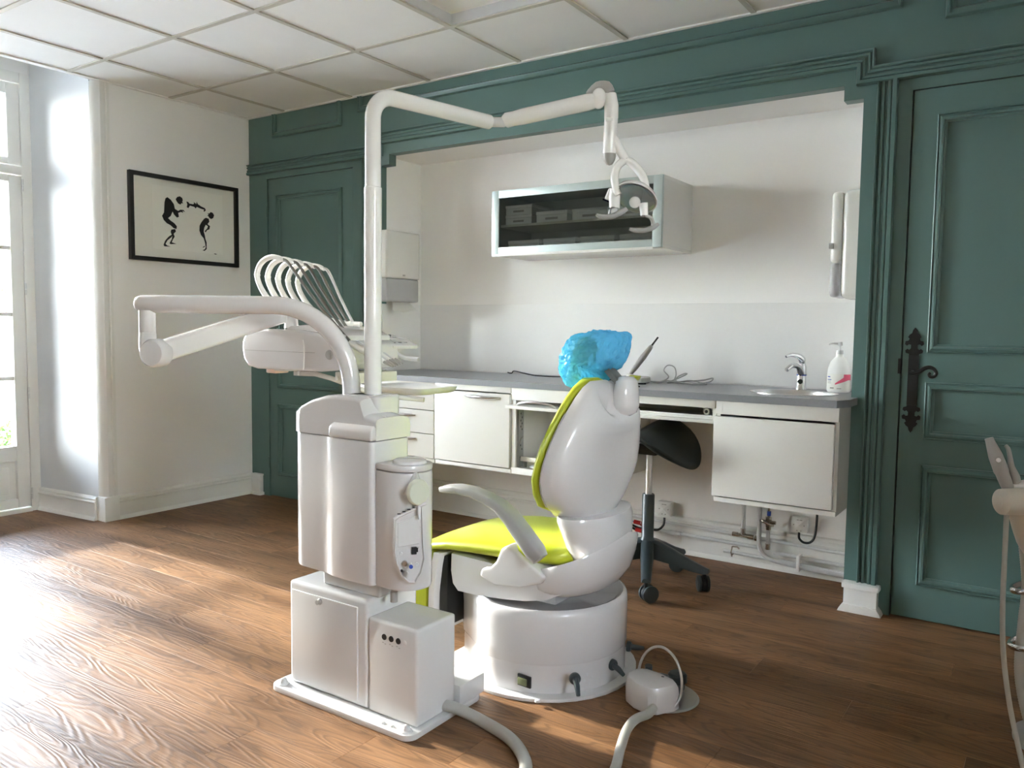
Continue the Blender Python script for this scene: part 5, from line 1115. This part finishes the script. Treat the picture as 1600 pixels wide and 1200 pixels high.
for k in range(5):
    a = math.radians(-66+72*k); lg = obj('leg', leg_b(a), 'darkgrey', st, ang=50)
    c_ = Vector((SXc+math.cos(a)*.262, SYc+math.sin(a)*.262, 0)); wa = a+.5; w_ = Vector((math.cos(wa), math.sin(wa), 0)); tr_ = Vector((-w_.y, w_.x, 0))
    q = B(); cc = c_+tr_*.014+Vector((0, 0, .0365)); q.cyl(c_+Vector((0,0,.06)), c_+Vector((0,0,.086)), .008, seg=10)
    q.lathe([(.001, -.011), (.030, -.011), (.034, -.007), (.034, .007), (.030, .011), (.001, .011)], cc+w_*0, w_, 24); q.cyl(cc-w_*.02, cc+w_*.02, .010, seg=12)
    ca = obj('castor', q, 'black', lg)
for k in range(5):   # wheels of each castor
    a = math.radians(-66+72*k); c_ = Vector((SXc+math.cos(a)*.262, SYc+math.sin(a)*.262, 0)); wa = a+.5; w_ = Vector((math.cos(wa), math.sin(wa), 0)); tr_ = Vector((-w_.y, w_.x, 0)); cc = c_+tr_*.014+Vector((0, 0, .0365))
    lg = [o for o in bpy.data.objects if o.parent == st and o.name.startswith('leg')][k]
    for sg in (-1, 1):
        q = B(); q.lathe([(.001, 0), (.016, .002), (.030, 0), (.036, -.003), (.036, -.012), (.001, -.012)], cc+w_*sg*.026, w_*sg, 28); obj('wheel', q, 'darkgrey', lg)
b = B(); b.lathe([(.001, .12), (.036, .12), (.038, .135), (.036, .20), (.0275, .212), (.0275, .405), (.0255, .410), (.001, .410)], (SXc, SYc, 0), seg=28); obj('column', b, 'darkgrey', st)
b = B(); b.cyl((SXc, SYc, .408), (SXc, SYc, .60), .0135, seg=24); b.cyl((SXc, SYc, .408), (SXc, SYc, .52), .0150, seg=24); obj('gas_lift', b, 'steel', st)
b = B(); b.box(SXc-.040, SXc+.055, SYc-.055, SYc+.09, .592, .640, .012, 3); obj('tilt_mechanism', b, 'black', st)
b = B(); b.tube([(SXc-.02, SYc-.03, .615), (SXc-.08, SYc-.045, .605), (SXc-.13, SYc-.05, .598)], [.007, .006, .009], 10); obj('lever', b, 'black', st)
bm = bmesh.new(); nu, nv = 36, 24; top = []; 
def saddle(u, v):
    """u -1..1 across (x), v 0..1 front (-y) to back (+y)"""
    w = .055 + .150*math.sin(min(1, v/.6)*PI/2) if v < .6 else .205*math.sqrt(max(.04, 1-((v-.6)/.42)**2))
    x = u*w; y = -.185+.37*v; droop = .150*(abs(x)/.19)**1.6 * (1.35-.75*v); back = .028*max(0, (v-.4)/.6)**1.3
    return (SXc+.015+x*1.0, SYc+y, .716 - droop + back*(1-.3*abs(u)) - .020*(1-v)**2)
T_ = [[saddle(-1+2*i/nu, j/nv) for i in range(nu+1)] for j in range(nv+1)]
tv = [[bm.verts.new(p) for p in r] for r in T_]
bv = []
for j in range(nv+1):
    r = []
    for i in range(nu+1):
        u = -1+2*i/nu; v = j/nv; e = (1-abs(u)**5)*(1-abs(2*v-1)**6); p = T_[j][i]; r.append(bm.verts.new((p[0]-.012*u*e, p[1], p[2]-.010-.040*e)))
    bv.append(r)
for j in range(nv):
    for i in range(nu):
        bm.faces.new((tv[j][i], tv[j][i+1], tv[j+1][i+1], tv[j+1][i])); bm.faces.new((bv[j][i], bv[j+1][i], bv[j+1][i+1], bv[j][i+1]))
for i in range(nu):
    bm.faces.new((tv[0][i], bv[0][i], bv[0][i+1], tv[0][i+1])); bm.faces.new((tv[nv][i], tv[nv][i+1], bv[nv][i+1], bv[nv][i]))
for j in range(nv):
    bm.faces.new((tv[j][0], tv[j+1][0], bv[j+1][0], bv[j][0])); bm.faces.new((tv[j][nu], bv[j][nu], bv[j+1][nu], tv[j+1][nu]))
q = B(); q.bm.free(); q.bm = bm; obj('saddle_seat', q, 'leather', st, ang=60)

# ------------------------------------------------------------------ suction trolley at the right edge
sx0 = Vector((4.445, -1.02, 0))
tv_ = thing('suction_holder_trolley', 'beige suction holder stand with hoses and chrome rings at the right edge', 'trolley', (4.52, -.98, 0))
b = B(); b.tube([(4.405, -1.06, .708), (4.412, -1.055, .708), (4.45, -1.02, .708), (4.60, -.90, .708)], [.020, .034, .036, .036], 28, flat=1.0); obj('holder_head', b, mat('beige_plastic', (.60, .55, .46), .35, noise_amt=.02), tv_)
b = B(); b.tube([(4.43, -1.00, .745), (4.47, -.985, .750), (4.56, -.92, .752)], [.02, .030, .030], 20, flat=.45); obj('holder_top', b, M['wall'], tv_)
b = B(); b.tube([(4.455, -.985, .690), (4.475, -.965, .60), (4.51, -.94, .53), (4.54, -.92, .47)], [.035, .030, .024, .022], 20, smooth=3); obj('holder_arm', b, bpy.data.materials['beige_plastic'], tv_)
b = B(); b.tube([(4.54, -.90, .50), (4.56, -.86, .20), (4.56, -.86, .04)], [.022, .022, .022], 16); b.lathe([(.001, .0), (.14, .0), (.14, .015), (.03, .04), (.022, .06), (.001, .06)], (4.60, -.84, .0005), seg=32); obj('stand', b, 'greyplastic', tv_)
def ring_(zc, x, y, rr, tilt, n=40):
    q = B(); q.rings([[Vector((x+math.cos(a)*(rr+.006*math.cos(t)), y+math.sin(a)*(rr+.006*math.cos(t)), zc+.006*math.sin(t)*1.4+tilt*math.cos(a))) for t in [2*PI*k/10 for k in range(10)]] for a in [2*PI*i/n for i in range(n+1)]], cap=False); obj('chrome_ring', q, 'chrome', tv_)
ring_(.482, 4.500, -.99, .056, .018); ring_(.335, 4.512, -.99, .066, .022)
b = B(); b.cyl((4.498, -1.06, .27), (4.500, -1.06, .02), .0045, seg=12); obj('chrome_rod', b, 'chrome', tv_)
t = thing('suction_nozzle', 'large grey suction handpiece standing in the beige holder', 'handpiece', (4.41, -1.03, .73), 'grey handpieces in the beige holder')
b = B(); p0 = Vector((4.418, -1.02, .755)); p1 = Vector((4.374, -1.02, .870)); d = p1-p0; b.tube([p0-d*.15, p0, p0+d*.2, p0+d*.25, p0+d*.6, p0+d*.92, p1], [.014, .0155, .0165, .0185, .0175, .0115, .0105], 18); obj('nozzle_body', b, 'greyplastic', t)
b = B(); c_ = p0+d*.52+Vector((.004, -.0165, .0)); b.cyl(c_, c_+Vector((.001, -.005, .001)), .006, seg=14); obj('slider', b, 'chrome', t)
t = thing('saliva_ejector', 'slim curved grey saliva ejector handle behind the beige holder head', 'handpiece', (4.44, -1.0, .73), 'grey handpieces in the beige holder')
b = B(); b.tube([(4.440, -1.0, .742), (4.437, -1.0, .768), (4.428, -1.0, .795), (4.424, -1.0, .820), (4.419, -1.0, .842), (4.412, -1.0, .852)], [.014, .013, .0085, .006, .0055, .0045], 14, smooth=4); obj('ejector_body', b, 'greyplastic', t)
hose('ejector_hose', 'slender beige-grey hose hanging straight below the holder head', [(4.425, -1.04, .675), (4.426, -1.04, .55), (4.428, -1.04, .42), (4.436, -1.05, .30), (4.455, -1.06, .18), (4.48, -1.08, .08), (4.50, -1.12, .02)], .0065, 'hose')
hose('ribbed_trolley_hose', 'broad ribbed hose hanging below the holder arm at the picture edge', [(4.452, -.965, .665), (4.468, -.955, .56), (4.478, -.95, .46), (4.474, -.97, .36), (4.474, -1.0, .24), (4.50, -1.05, .14), (4.54, -1.06, .04)], .0135, 'hose', ribs=.007)
